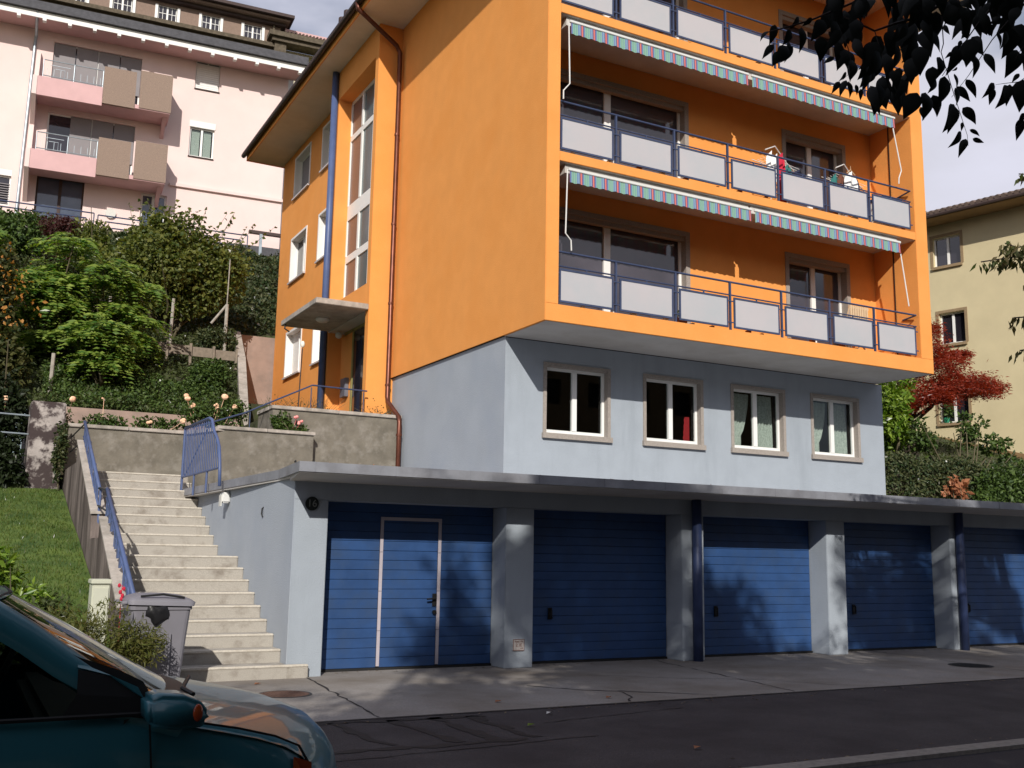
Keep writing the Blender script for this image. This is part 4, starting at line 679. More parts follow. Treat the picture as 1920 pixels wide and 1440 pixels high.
# awnings, rolled in under the slabs above
for k, z in enumerate((8.30, 11.095)):
    for j, (a, b) in enumerate(((4.85, 8.96), (9.07, 13.05))):
        aw = MB().box(a-.02, b+.02, 2.30, 2.345, z-.165, z-.115).build('awning', 'white_plastic', B, bevel=.008)
        V = []; F = []; n = 120
        for i in range(n+1):
            x = a+(b-a)*i/n; V += [(x, 2.318+.004*math.sin(x*24.5), z-.165), (x, 2.312+.010*math.sin(x*24.5), z-.375+.008*math.sin(x*49))]
            if i: F.append((2*i-2, 2*i-1, 2*i+1, 2*i))
        MB().add(V, F).build('valance', 'awning_stripes', aw, smooth=True)
        MB().box(a-.03, b+.03, 2.42, 2.60, z-.17, z-.008).build('cassette', 'soffit', aw)
        MB().tube([(a+.5, 2.34, z-.13), (a+1.6, 2.55, z-.12)], .02, 6).tube([(b-.5, 2.34, z-.13), (b-1.6, 2.55, z-.12)], .02, 6).build('folding_arm', 'alu', aw)
    c = MB()
    if k == 0:
        c.tube([(4.80, 2.30, 8.15), (4.77, 2.30, 6.98), (4.87, 2.28, 6.86), (4.88, 2.28, 6.68)], .013, 6); c.build('awning_crank', 'white_plastic', B); c = MB().tube([(13.04, 2.3, 7.9), (13.10, 2.2, 6.75)], .013, 6)
    else:
        c.tube([(4.80, 2.30, 10.92), (4.83, 2.30, 9.75), (4.69, 2.28, 9.58), (4.69, 2.28, 9.42)], .013, 6); c.build('awning_crank', 'white_plastic', B); c = MB().tube([(12.98, 2.3, 10.7), (13.12, 2.25, 9.75), (13.00, 2.22, 9.55), (12.99, 2.22, 9.42)], .013, 6)
    c.build('awning_crank', 'white_plastic', B)
# ---- entrance handrail
t = thing('entrance_handrail', 'thin blue handrail rising along the steps to the entrance door', 'handrail', (2, 9.2, 4.3))
MB().tube([(3.78, 9.2, 5.03), (2.52, 9.2, 5.05), (1.82, 9.2, 4.70), (1.1, 9.2, 4.33), (.35, 9.2, 4.05), (.0, 9.0, 3.92)], .018, 6).build('rail', 'rail_blue', t)
for x, z in ((3.7, 5.0), (2.5, 5.0), (1.2, 4.35)): MB().tube([(x, 9.2, z), (x, 9.2, z-.7)], .012, 6).build('post', 'rail_blue', t)
t = thing('garden_lamp', 'thin garden lamp pole with a small white bulb beside the entrance', 'lamp', (2.6, 10.6, 4.3))
MB().tube([(2.62, 10.6, 4.2), (2.66, 10.6, 6.12)], .014, 6).build('pole', 'brown_metal', t); MB().ball((2.665, 10.6, 6.22), .05, .05, .08).build('bulb', 'bulb', t, smooth=True)
# ---- laundry and chair on the balconies
def cloth(name, label, m, x, y, z, w, h, sleeves=False):
    V = []; F = []; nx, nz_ = 8, 8
    for j in range(nz_+1):
        for i in range(nx+1):
            u, v = i/nx, j/nz_; ww = w*(.55+.45*min(1, v*3)) if sleeves else w*(.85+.15*v)
            V.append((x+(u-.5)*ww, y+.03*math.sin(u*9+v*3), z-h*v-(.10*abs(u-.5)*2 if v < .1 else .02*math.sin(u*7))))
    for j in range(nz_):
        for i in range(nx): k = j*(nx+1)+i; F.append((k, k+1, k+nx+2, k+nx+1))
    o = MB().add(V, F).build(name, m, smooth=True); return tag(o, label, 'clothes', 'washing on the middle balcony')
for i, (x0, lab) in enumerate(((9.62, 'white wire drying rack left among the washing on the middle balcony'), (11.55, 'white wire drying rack behind the white shirt on the middle balcony'))):
    t = thing('drying_rack', lab, 'drying rack', (x0+.5, 2.8, 8.475))
    MB().tube([(x0, 2.6, 9.62), (x0+.35, 2.7, 9.80), (x0+.75, 2.8, 9.55), (x0+1.15, 2.9, 9.40)], .013, 6).tube([(x0, 3.0, 9.55), (x0+1.1, 3.1, 9.5)], .010, 6).build('frame', 'white_plastic', t)
    for k in range(4): MB().tube([(x0+.05, 2.65+k*.08, 9.52), (x0+1.05, 2.75+k*.08, 9.46)], .005, 4).build('line', 'white_plastic', t)
    MB().tube([(x0+.1, 2.7, 8.48), (x0+.9, 2.9, 9.5)], .011, 5).tube([(x0+.9, 2.7, 8.48), (x0+.1, 2.9, 9.5)], .011, 5).build('leg', 'white_plastic', t)
cloth('shirt', 'white and grey shirt at the left end of the washing', 'white_cloth', 9.72, 2.55, 9.60, .20, .42, True)
cloth('top', 'black bag shaped top next to the white and grey shirt', 'navy_cloth', 9.80, 2.62, 9.50, .22, .45)
cloth('shirt', 'red garment hanging behind the gap between balcony panels', 'red_cloth', 9.98, 2.52, 9.60, .17, 1.1)
cloth('shirt', 'narrow white shirt beside the red garment', 'white_cloth', 9.88, 2.57, 9.58, .10, .6)
cloth('cloth', 'green cloth hanging right of the red garment', 'teal_cloth', 10.20, 2.6, 9.42, .20, .3)
cloth('cloth', 'dark cloth in the middle of the washing', 'navy_cloth', 10.50, 2.6, 9.36, .36, .32)
cloth('cloth', 'white cloth hanging low before the balcony door', 'white_cloth', 10.92, 2.62, 9.28, .22, .34)
cloth('top', 'dark teal top at the left of the right rack', 'teal_cloth', 11.55, 2.62, 9.50, .22, .5, True)
cloth('top', 'brown top between the teal top and the white shirt', 'brown_cloth', 11.70, 2.60, 9.55, .18, .5, True)
cloth('shirt', 'white shirt on a wooden hanger on the right rack', 'white_cloth', 11.90, 2.52, 9.58, .34, .55, True)
cloth('top', 'navy top at the right end of the washing', 'navy_cloth', 12.12, 2.60, 9.56, .18, .6, True)
hg = MB().tube([(11.78, 2.52, 9.52), (11.9, 2.52, 9.62), (12.02, 2.52, 9.52)], .010, 5).tube([(11.9, 2.52, 9.62), (11.9, 2.52, 9.70)], .005, 5).build('hanger', 'chair_wood'); tag(hg, 'small wooden clothes hanger holding the white shirt', 'hanger')
t = thing('storage_box', 'white lidded box in the right corner of the middle balcony', 'box', (13.2, 2.8, 8.475)); MB().box(12.95, 13.45, 2.6, 3.0, 8.48, 9.22).build('box_body', 'white_plastic', t); MB().box(12.92, 13.48, 2.57, 3.03, 9.221, 9.27).build('lid', 'navy_cloth', t)
t = thing('folding_chair', 'pale slatted wooden folding chair on the lowest balcony', 'chair', (12.3, 2.8, 5.715))
for k in range(8): MB().box(12.02+k*.066, 12.065+k*.066, 2.78, 2.80, 6.22, 6.76).build('slat', 'chair_wood', t)
MB().box(11.99, 12.56, 2.79, 2.82, 6.70, 6.75).box(11.99, 12.56, 2.79, 2.82, 6.24, 6.28).build('back_rail', 'chair_wood', t)
MB().box(12.0, 12.55, 2.82, 3.2, 6.14, 6.17).build('seat', 'chair_wood', t)
for x in (12.0, 12.53): MB().tube([(x, 2.78, 6.75), (x, 3.15, 5.72)], .016, 6).tube([(x, 3.15, 6.15), (x, 2.75, 5.72)], .016, 6).build('leg', 'chair_wood', t)
t = thing('flower_pot', 'terracotta pot on the lowest balcony behind the panels', 'pot', (7.7, 2.9, 5.715)); MB().tube([(7.7, 2.9, 5.72), (7.7, 2.9, 5.95)], [.09, .13], 12).build('pot', 'terracotta', t); V, F = leaves(np.array([7.7, 2.9, 5.97])+RS.randn(60, 3)*.05, RS.randn(60, 3)+[0, 0, 1], RS.randn(60, 3), .08, .04); poly_mesh('plant', V, F, 'leaf_bush', t)

# ================================================================ PINK BUILDING (origin at left end of balcony front)
PA = R(-4); po = (-4.4, 31.0)
def TP(s, d, z): return (po[0]+s*math.cos(PA)-d*math.sin(PA), po[1]+s*math.sin(PA)+d*math.cos(PA), z)
P = thing('pink_house', 'pale pink apartment house with pebble dashed balconies on the hill', 'building', (2, 32, 13.5))
def TPw(s, d, z): return TP(s, d+1.4, z)
hs = [(2.02, 5.51, 20.1, 22.35), (2.04, 5.45, 17.0, 19.25), (1.85, 3.66, 13.9, 16.5), (7.75, 8.79, 21.5, 22.85), (7.68, 8.72, 18.36, 19.98), (5.9, 6.93, 13.9, 16.38), (-.1, .92, 15.0, 16.5)]
g = MB(TPw); wall(g, -12, 11.82, 12.5, 23.2, hs, 0, .18); g.quad((11.82, 0, 12.5), (11.82, 9, 12.5), (11.82, 9, 23.2), (11.82, 0, 23.2)); g.build('wall', 'pink', P)
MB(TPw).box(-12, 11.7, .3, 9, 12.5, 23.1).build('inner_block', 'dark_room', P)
MB(TPw).box(11.82, 12.15, .5, 9, 12.5, 23.0).build('end_wall', 'blind_white', P)
MB(TPw).box(7.0, 11.86, -.12, -.001, 16.86, 17.0).build('ledge', 'pink', P)
for i, (a, b, c, d) in enumerate(hs):
    if i in (0, 1):
        k0 = 0 if i == 0 else 1
        wn = window(P, TPw, a, b, c, d, .12, 1, 'white_frame', 'dark_glass', .06, .08)
        n = 4; w_ = (b-a)/n
        for k in range(k0, n): MB(TPw).box(a+k*w_+.02, a+(k+1)*w_-.02, .06, .09, c+.55, d-.02).build('shutter_panel', 'blind_grey', wn)
    elif i == 2: window(P, TPw, a, b, c, d, .14, 1, 'dark_trim', 'blue_glass', .07, .12)
    elif i == 3:
        wn = window(P, TPw, a, b, c, d, .12, 1, 'white_frame', 'blind_grey', .05, .06, sill=(.02, .05, .05), sm='dark_trim')
        for k in range(13): MB(TPw).box(a+.03, b-.03, .07, .10, c+.03+k*.092, c+.112+k*.092).build('slat', 'blind_white', wn)
    elif i == 4:
        wn = window(P, TPw, a, b, c, d-.28, .10, 1, 'white_frame', 'glass', .06, .09, sill=(.02, .05, .05), sm='dark_trim')
        MB(TPw).box(a-.03, b+.03, -.03, .08, d-.28, d).build('blind_box', 'blind_white', wn)
        for q in (a+.1, b-.45): MB(TPw).box(q, q+.34, .2, .21, c+.1, d-.35).build('curtain', 'curtain', wn)
    elif i == 5: window(P, TPw, a, b, c, d, .12, 1, 'white_frame', 'blue_glass', .08, .14)
    else:
        wn = window(P, TPw, a, b, c, d-.25, .12, 1, 'white_frame', 'dark_glass', .06, .08); MB(TPw).box(a, b, .0, .1, d-.25, d-.002).build('blind_box', 'blind_white', wn)
        for k in range(9): MB(TPw).box(a+.04, b-.04, .07, .10, c+.1+k*.10, c+.13+k*.10).build('slat', 'blind_grey', wn)
for zb_, zf in ((16.26, 0), (19.34, 0)):
    bl = MB(TP).box(1.6, 6.70, .02, 1.4, zb_+.16, zb_+.33).build('balcony', 'pink_dark', P)
    MB(TP).box(1.58, 4.02, 0, .12, zb_, zb_+.80).build('parapet', 'pink_dark', bl)
    MB(TP).box(4.03, 5.28, -.02, .12, zb_+.27-.15, zb_+1.72).build('concrete_panel', 'pebble', bl)
    MB(TP).box(5.45, 6.72, -.02, .12, zb_+.35-.15, zb_+1.85).build('concrete_panel', 'pebble', bl)
    MB(TP).box(6.60, 6.718, .121, 1.4, zb_+.30, zb_+1.80).build('side_panel', 'pebble', bl)
    MB(TP).prism([(0, zb_+.02), (1.4, zb_-1.0), (1.4, zb_+2.4), (1.2, zb_+2.3), (.9, zb_+1.0), (0, zb_+.8)], lambda p, d: (d, p[0], p[1]), 1.40, 1.57).build('side_wall', 'pink', bl)
    MB(TP).prism([(.15, zb_+.30), (1.4, zb_-.45), (1.4, zb_+.30)], lambda p, d: (d, p[0], p[1]), 6.45, 6.60).build('bracket', 'pink_dark', bl)
    g = MB(TP)
    for zz in (.88, 1.55): g.tube([TP(1.75, .06, zb_+zz)] and [(1.75, .06, zb_+zz), (4.0, .06, zb_+zz)], .022, 6)
    for x in (1.75, 2.9, 4.0): g.tube([(x, .06, zb_+.8), (x, .06, zb_+1.55)], .018, 6)
    for x in np.linspace(1.9, 3.9, 9): g.tube([(x, .06, zb_+.88), (x, .06, zb_+1.2)], .010, 4)
    g.tube([(2.0, .06, zb_+1.36), (2.75, .06, zb_+1.36)], .012, 4).tube([(2.2, .06, zb_+1.22), (2.55, .06, zb_+1.22), (2.55, .06, zb_+.9)], .012, 4)
    g.build('balcony_railing', 'galv', bl)
# roof of the pink house
MB(TP).add([(-12, .05, 22.95), (12.35, .05, 22.95), (12.35, 6, 24.6), (-12, 6, 24.6), (-12, .05, 23.12), (12.35, .05, 23.12), (12.35, 6, 24.8), (-12, 6, 24.8)], [(0, 1, 2, 3), (4, 5, 6, 7), (0, 1, 5, 4), (1, 2, 6, 5), (0, 3, 7, 4)]).build('roof', 'roof_grey', P)
MB(TP).box(-12, 12.30, .10, .14, 22.66, 22.93).build('fascia', 'blind_white', P)
for q in range(5): MB(TP).box(-12, 12.4, -.06+q*.012, .06, 22.94+q*.078, 23.01+q*.078).build('gutter' if q == 0 else 'roof_tile_row', 'roof_grey', P)
MB(TP).box(-12, 12.2, .16, 1.39, 22.75, 22.8).build('eave_boards', 'pink_dark', P)
for x in np.arange(.6, 12.2, .95): MB(TP).box(x, x+.14, .08, .30, 22.56, 22.68).build('rafter_end', 'blind_white', P)
MB(TP).tube([(1.33, .1, 22.9), (1.32, 1.2, 22.4), (1.30, 1.33, 22.2), (1.22, 1.33, 14.2)], .06, 10).build('downpipe', 'galv', P)
MB(TPw).tube([(4.75, -.01, 15.25), (4.75, -.10, 15.25)], .21, 16).build('wall_lamp', 'lamp_glass', P)
# hill railings before the pink house
def zigrail(label, s0, s1, z, inset):
    t = thing('terrace_railing', label, 'railing', TP(s0, 0, z-.9)); g = MB(TP)
    for i in range(inset):
        e = i*.28; zt = z-i*.24; g.tube([(s0+e, .0, zt), (s1-e, .0, zt)], .028, 6)
        g.tube([(s0+e, .0, zt), (s0+e, .0, z-.95)], .024, 6).tube([(s1-e, .0, zt), (s1-e, .0, z-.95)], .024, 6)
    g.build('rail', 'rail_blue', t)
zigrail('left terrace railing in front of the dark red bush', -3.0, 4.1, 14.75, 3); zigrail('long terrace railing behind the big hazel bush', 4.25, 10.2, 14.70, 4)
t = thing('carport_railing', 'dark beam and grey post railing next to the orange building', 'railing', TP(11, 0, 13.4))
MB(TP).box(10.3, 12.8, .3, .5, 14.95, 15.08).build('beam', 'dark_trim', t); MB(TP).box(9.8, 12.8, .35, .45, 14.0, 14.4).build('beam', 'roof_grey', t); MB(TP).box(10.75, 10.87, .3, .42, 12.7, 14.95).build('post', 'galv', t); MB(TP).box(9.9, 12.9, .6, .75, 12.3, 13.7).build('low_wall', 'blind_white', t)
MB(TP).box(-12, 12.5, .7, 1.0, 12.2, 14.0).build('terrace_wall', 'pink', P)
# ================================================================ BROWN MANSARD BUILDING
def TB(s, d, z): return TP(s, d+17, z)
K = thing('mansard_building', 'tall brown building with a row of white attic windows behind the pink house', 'building', TB(5, 0, 18))
hb = [(4.26+i*2.5, 5.61+i*2.5, 32.36, 33.26) for i in range(-3, 4)]
g = MB(TB); wall(g, -6, 14.1, 32.15, 33.45, hb, 0, .15); g.build('attic_wall', 'mansard', K)
MB(TB).box(-6, 14.0, .4, 8, 20, 33.4).build('inner_block', 'dark_room', K)
for a, b, c, d in hb:
    wn = window(K, TB, a+.16, b-.16, c, d, .08, 1, 'white_frame', 'dark_glass', .04, .10, bars=1)
    for q0, q1 in ((a-.03, a+.13), (b-.13, b+.03)): MB(TB).box(q0, q1, -.06, .1, c, d).build('surround', 'white_frame', wn)
MB(TB).box(-6, 14.55, -.7, 1, 33.62, 33.74).build('cornice', 'mansard', K); MB(TB).box(-6, 14.35, -.35, .9, 33.45, 33.60).build('cornice', 'dark_trim', K); MB(TB).box(-6, 14.75, -1.0, 5, 33.76, 33.95).build('roof_edge', 'dark_trim', K)
MB(TB).box(-6, 14.2, -.5, .3, 31.9, 32.14).build('ledge', 'moss_ledge', K); MB(TB).box(-6, 14.0, -.2, .3, 20, 31.89).build('wall', 'moss_ledge', K)
MB(TB).box(13.6, 13.72, -.2, -.08, 32.2, 34.2).build('downpipe', 'moss_ledge', K)
MB(TB).box(13.3, 18.5, -1.0, .2, 32.45, 32.75).box(13.5, 18.5, -.8, .2, 32.2, 32.44).build('cornice', 'moss_ledge', K)
MB(TB).box(14.2, 18.5, .2, 6, 20, 32.19).build('wall', 'cream_wall', K); MB(TB).box(13.7, 14.4, -.6, .2, 31.2, 32.19).build('console', 'moss_ledge', K)
MB(TB).box(15.3, 16.2, .12, .19, 30.2, 32.0).build('shutter', 'green_frame', K)
MB(TB).prism([(14.4, 32.76), (18.6, 32.76), (18.6, 33.5), (14.4, 33.5)], lambda p, d: (p[0], d, p[1]), .0, .3).build('roof_edge', 'pink_dark', K)
MB(TB).add([(14.4, -.2, 33.2), (18.6, -.2, 33.2), (18.6, 3, 34.4), (14.4, 3, 34.4)], [(0, 1, 2, 3)]).build('roof', 'tile_brown', K)
for x in np.arange(14.4, 18.5, .22): MB(TB).tube([(x, -.25, 33.22), (x, 3, 34.42)], .07, 6).build('tile_row', 'tile_brown', K)
# ================================================================ BEIGE HOUSE
BA = R(103); bo = (26.4, 11.0)
def TG(s, d, z): return (bo[0]+s*math.cos(BA)+d*math.sin(BA), bo[1]+s*math.sin(BA)-d*math.cos(BA), z)      # d inward (away from the camera)
E_ = thing('beige_house', 'plain beige house with a tiled roof behind the red maple', 'building', (28, 10, 4))
hs = [(.14, 1.14, 11.92, 13.0), (.12, 1.05, 9.07, 10.2), (.15, 1.22, 6.27, 7.3)]
g = MB(TG); wall(g, -9, 9, 3.5, 13.7, hs, 0, .16); g.build('wall', 'beige', E_)
for a, b, c, d in hs:
    wn = window(E_, TG, a, b, c, d, .13, 1, 'white_frame', 'dark_glass', .05, .08, sill=(.05, .08, .10), sm='stone_trim')
    MB(TG).box(a-.10, a-.001, -.02, .13, c-.0, d+.0).box(b+.001, b+.10, -.02, .13, c, d).box(a-.10, b+.10, -.02, .13, d+.001, d+.10).build('surround', 'stone_trim', wn)
MB(TG).box(-9, 9, .3, 8, 3.5, 13.6).build('inner_block', 'dark_room', E_)
MB(TG).prism([(-9, 1.5), (9, 6.0), (9, 7.95), (-9, 3.0)], lambda p, d: (p[0], d, p[1]), -.03, -.001).build('plinth', 'beige_base', E_)
MB(TG).box(-9.6, 9.6, -.95, .2, 13.45, 13.50).build('eave_soffit', 'beige_base', E_); MB(TG).tube([(-9.6, -1.02, 13.52), (9.6, -1.02, 13.52)], .075, 8).build('gutter', 'dark_trim', E_)
MB(TG).add([(-9.6, -1.05, 13.56), (9.6, -1.05, 13.56), (9.6, 5, 15.3), (-9.6, 5, 15.3)], [(0, 1, 2, 3)]).build('roof', 'tile_brown', E_)
for s in np.arange(-4.0, 5.0, .21): MB(TG).tube([(s, -1.10, 13.60), (s, 2.0, 14.50)], .085, 6).build('roof_tile_row', 'tile_brown', E_)
t = thing('window_plant', 'green plant in a bright green pot on the beige house sill', 'plant', TG(.9, -.05, 6.25)); MB().tube([TG(.95, -.02, 6.28), TG(.95, -.02, 6.45)], [.08, .11], 10).build('pot', 'green_pot', t)
V, F = leaves(np.array(TG(.85, -.02, 6.75))+RS.randn(120, 3)*[.12, .06, .16], RS.randn(120, 3)+[0, 0, 1], RS.randn(120, 3), .14, .08); poly_mesh('foliage', V, F, 'leaf_bush', t)
leafmat('leaf_litter_mat', [(.10, .06, .03), (.18, .10, .05), (.07, .05, .03), (.22, .17, .10)], .1)
# ================================================================ HILLSIDE PLANTS
def hz(x, y): return float(hill_h(np.array(x), np.array(y)))
def cover(n, x0, x1, y0, y1, hf, size, h=.25):
    X = x0+RS.rand(n)*(x1-x0); Y = y0+RS.rand(n)*(y1-y0); Z = hf(X, Y)+RS.rand(n)**1.5*h*(.6+.5*np.sin(X*2.3+Y*1.1)*np.sin(Y*1.9-X)); P = np.stack([X, Y, Z], 1)
    k = (X < 1.66+(Y-12)*.19) | (Y > 19.95); k = k if hf is hill_h else np.ones(n, bool); P = P[k]; n = len(P)
    return leaves(P, RS.randn(n, 3)+[0, -.4, .1], RS.randn(n, 3)*.6+[0, -.5, .9], size*(.6+.8*RS.rand(n)), size*.6)
def stuff_cover(name, m, label, cat, *a, **k):
    V, F = cover(*a, **k); return tag(poly_mesh(name, V, F, m), label, cat, kind='stuff')
stuff_cover('ground_cover', 'leaf_cover', 'mixed low green ground cover spreading over the hillside', 'ground cover', 40000, -9, 3.25, 12.0, 21.5, hill_h, .10, h=.35)
stuff_cover('ivy_bank', 'leaf_ivy', 'dark ivy covering the steep bank beside the orange building', 'ivy', 30000, -2, 9, 20.0, 29.0, hill_h, .15, h=.5)
stuff_cover('slope_leaves', 'leaf_cover', 'green growth on the upper slope below the pink house railing', 'ground cover', 16000, -8, -1, 21.0, 29.5, hill_h, .16, h=.4)
stuff_cover('leaf_patch', 'leaf_bush', 'glossy dark green low leaves at the foot of the hillside', 'ground cover', 7000, -2.6, 1.0, 12.1, 14.2, hill_h, .085, h=.5)
stuff_cover('slope_cover', 'leaf_cover', 'low green growth on the shaded slope before the beige house', 'ground cover', 9000, 14.3, 28, 5.4, 14, right_h, .12, h=.12)
# big hazel
c0 = (.85, 18.6)
shrub('hazel_bush', 'large hazel bush with yellowish leaves standing mid hillside before the pink house', 'bush', (c0[0], c0[1], hz(*c0)), [
    ((.6, 18.4, 9.6), (1.5, 1.2, 1.2), 7200), ((1.9, 18.8, 9.55), (1.3, 1.1, 1.25), 5800), ((.9, 18.6, 10.6), (1.2, 1.0, .9), 3400), ((-.7, 18.3, 9.2), (.9, .9, .8), 1700), ((2.6, 18.6, 9.9), (.8, .8, .7), 1100), ((.9, 18.3, 8.6), (1.5, .5, .5), 1300)],
    'leaf_hazel', .125, stems=16, lumps=34, stem_r=.04, aspect=.8)
g = MB()
for i in range(26):
    a = RS.randn()*.9; b = Vector((.9+a, 18.5, 10.4)); e = b+Vector((a*.5+RS.randn()*.15, RS.randn()*.3, .9+.5*RS.rand())); g.tube([b, e], [.012, .005], 4)
ht = tag(g.build('shoot', 'stem', bpy.data.objects['hazel_bush']), kind='stuff')
P = []
for i in range(26):
    pass
V = []; Fx = []; off = 0
k = 0
for v0 in range(0, len(g.v), 8):
    b = Vector(g.v[v0]); e = Vector(g.v[v0+4]); q = np.array([b.lerp(e, t) for t in np.linspace(.2, 1, 8)]); n = len(q); vv, ff = leaves(q, RS.randn(n, 3)*[1, 1, .3]+[0, 0, -.2], RS.randn(n, 3)+[0, 0, .4], .12+.06*RS.rand(n), .11); V.append(vv); Fx.append(ff+off); off += len(vv)
poly_mesh('shoot_leaves', np.concatenate(V), np.concatenate(Fx), 'leaf_hazel', bpy.data.objects['hazel_bush'])
# sumacs: rosettes of long pinnate leaves
def sumac(label, base, rosettes):
    t = thing('sumac_shrub', label, 'shrub', base, group='sumacs on the hillside'); Vs = []; Fs = []; off = 0; g = MB()
    for c in rosettes:
        c = np.array(c); b = Vector(base); m_ = b.lerp(Vector(c), .55)+Vector((RS.randn()*.15, RS.randn()*.15, 0)); g.tube([b, m_, Vector(c)], [.03, .02, .012], 5)
        for k in range(13):
            az = 2*math.pi*k/13+RS.randn()*.2; L_ = .50+.32*RS.rand(); el = .3+.9*RS.rand(); npair = 9
            d = np.array([math.cos(az), math.sin(az), 0]); s = np.array([-math.sin(az), math.cos(az), 0])
            tt = np.linspace(.12, 1, npair); pp = c+np.outer(tt*L_, d)+np.outer(L_*(el*tt-1.05*tt**2), [0, 0, 1])
            for sg in (1, -1):
                D = s*sg+d*.55+np.array([0, 0, -.25]); D = np.repeat(D[None], npair, 0)+RS.randn(npair, 3)*.08; Nn = np.repeat(np.array([[0, -.9, .9]]), npair, 0)+RS.randn(npair, 3)*.3-d*.2
                V, F = leaves(pp, D, Nn, .21*np.sin(np.pi*np.clip(tt*.8+.15, 0, 1))+.05, .078, .2); Vs.append(V); Fs.append(F+off); off += len(V)
    g.build('stem', 'stem', t); poly_mesh('foliage', np.concatenate(Vs), np.concatenate(Fs), 'leaf_sumac', t); return t
def ros(cx, cy, cz, rx, ry, rz, n): c = lambda: float(np.clip(RS.randn()*.52, -.95, .85)); return [(cx+c()*rx, cy+c()*ry, cz+c()*rz) for _ in range(n)]
sumac('leftmost sumac with feathery green leaves on the hillside', (-2.4, 15.0, hz(-2.4, 15)), ros(-2.75, 14.9, 7.5, 1.3, .9, 1.6, 46))
sumac('sumac with feathery leaves leaning towards the hazel bush', (-1.2, 15.4, hz(-1.2, 15.4)), ros(-1.15, 15.2, 7.2, 1.0, .8, 1.35, 34))
sumac('small low sumac in front, nearest the rose bed', (-1.3, 13.7, hz(-1.3, 13.7)), ros(-1.2, 13.6, 6.2, .8, .4, .5, 14))
shrub('round_shrub', 'bright green rounded shrub at the upper left beside the red bush', 'bush', (-3.4, 20, hz(-3.4, 20)), [((-3.5, 19.8, 10.2), (1.1, 1, 1.1), 3200)], 'leaf_bush', .13, stems=3)
shrub('red_bush', 'dark red leaved bush in front of the pink house door', 'bush', (-2.2, 20.5, hz(-2.2, 20.5)), [((-2.15, 20.3, 10.85), (.72, .7, .55), 2600), ((-2.1, 20.2, 10.2), (.6, .6, .5), 800)], 'leaf_redbush', .10, stems=5, aspect=.35)
shrub('leafy_shrub', 'loose light green shrub between the red bush and the hazel', 'bush', (-1.1, 20, hz(-1.1, 20)), [((-1.2, 19.6, 10.2), (.7, .6, .9), 1500), ((-.7, 19.8, 9.6), (.6, .5, .6), 900)], 'leaf_hazel', .13, stems=7)
shrub('evergreen_mound', 'upper dark green clipped mound of leaves beside the concrete corner wall', 'bush', (2.1, 18, hz(2.1, 18)), [((2.0, 17.1, 7.45), (.62, .4, .42), 3000)], 'leaf_ivy', .08, stems=2, lumps=20)
shrub('evergreen_mound', 'lower dark green mound of leaves behind the peach roses', 'bush', (1.5, 14.2, hz(1.5, 14.2)), [((1.2, 13.9, 5.75), (.62, .5, .5), 3600), ((1.2, 13.5, 5.15), (.62, .4, .5), 2400)], 'leaf_bush', .085, stems=2, lumps=24)
shrub('autumn_creeper', 'tall creeper in yellow, red and green autumn leaves at the left edge', 'creeper', (-3.6, 13, hz(-3.6, 13)), [((-3.85, 12.9, 7.0), (.55, .5, 1.3), 3400), ((-3.65, 12.6, 5.4), (.7, .5, 1.0), 2400)], 'leaf_autumn', .14, stems=6, lumps=22)
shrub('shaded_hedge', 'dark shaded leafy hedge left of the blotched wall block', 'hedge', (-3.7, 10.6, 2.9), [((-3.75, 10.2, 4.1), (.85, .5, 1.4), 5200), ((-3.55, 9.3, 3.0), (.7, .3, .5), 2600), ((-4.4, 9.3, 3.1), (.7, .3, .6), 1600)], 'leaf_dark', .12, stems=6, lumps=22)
shrub('ivy_clump', 'ivy hanging over the corner between wall block and stair wall', 'ivy', (-2.4, 9.2, 2.9), [((-2.42, 9.1, 3.3), (.16, .16, .62), 1100)], 'leaf_ivy', .07, stems=2)
# plank edging and posts on the hillside
t = thing('plank_edging', 'weathered grey plank edging holding the bank between the two green mounds', 'edging', (1.6, 17, hz(1.6, 17)))
for i in range(4):
    x = -.1+i*.62; MB().box(x, x+.60, 16.1, 16.15, 6.72-.02*i, 6.98-.02*i).build('plank', 'wood_board', t); MB().box(x+.60, x+.66, 16.04, 16.17, 6.4, 7.04-.02*i).build('stake', 'wood_board', t)
for x, y, z0, z1, l in ((.74, 17.0, 6.8, 8.42, 'pale wooden post standing alone below the hazel bush'), (-2.46, 13.0, 4.5, 5.85, 'wooden post at the lower left beneath the leftmost sumac'), (2.32, 17.4, 7.0, 9.9, 'tall thin pole rising through the right side of the hazel'), (-.9, 17.2, 6.9, 8.3, 'wooden post half hidden between sumac and hazel')):
    p = MB().tube([(x, y, z0), (x+.02, y, z1)], .045 if z1 < 9 else .018, 7).build('wooden_post', 'wood_post'); tag(p, l, 'post')
t = thing('braced_post', 'pale post with a diagonal brace right of the lone post', 'post', (2.25, 17.0, 7.0)); MB().tube([(2.25, 17.0, 6.9), (2.25, 17.0, 8.45)], .05, 7).build('post', 'wood_post', t); MB().tube([(2.23, 17.0, 8.42), (1.84, 17.05, 7.85)], .035, 7).build('brace', 'wood_post', t)
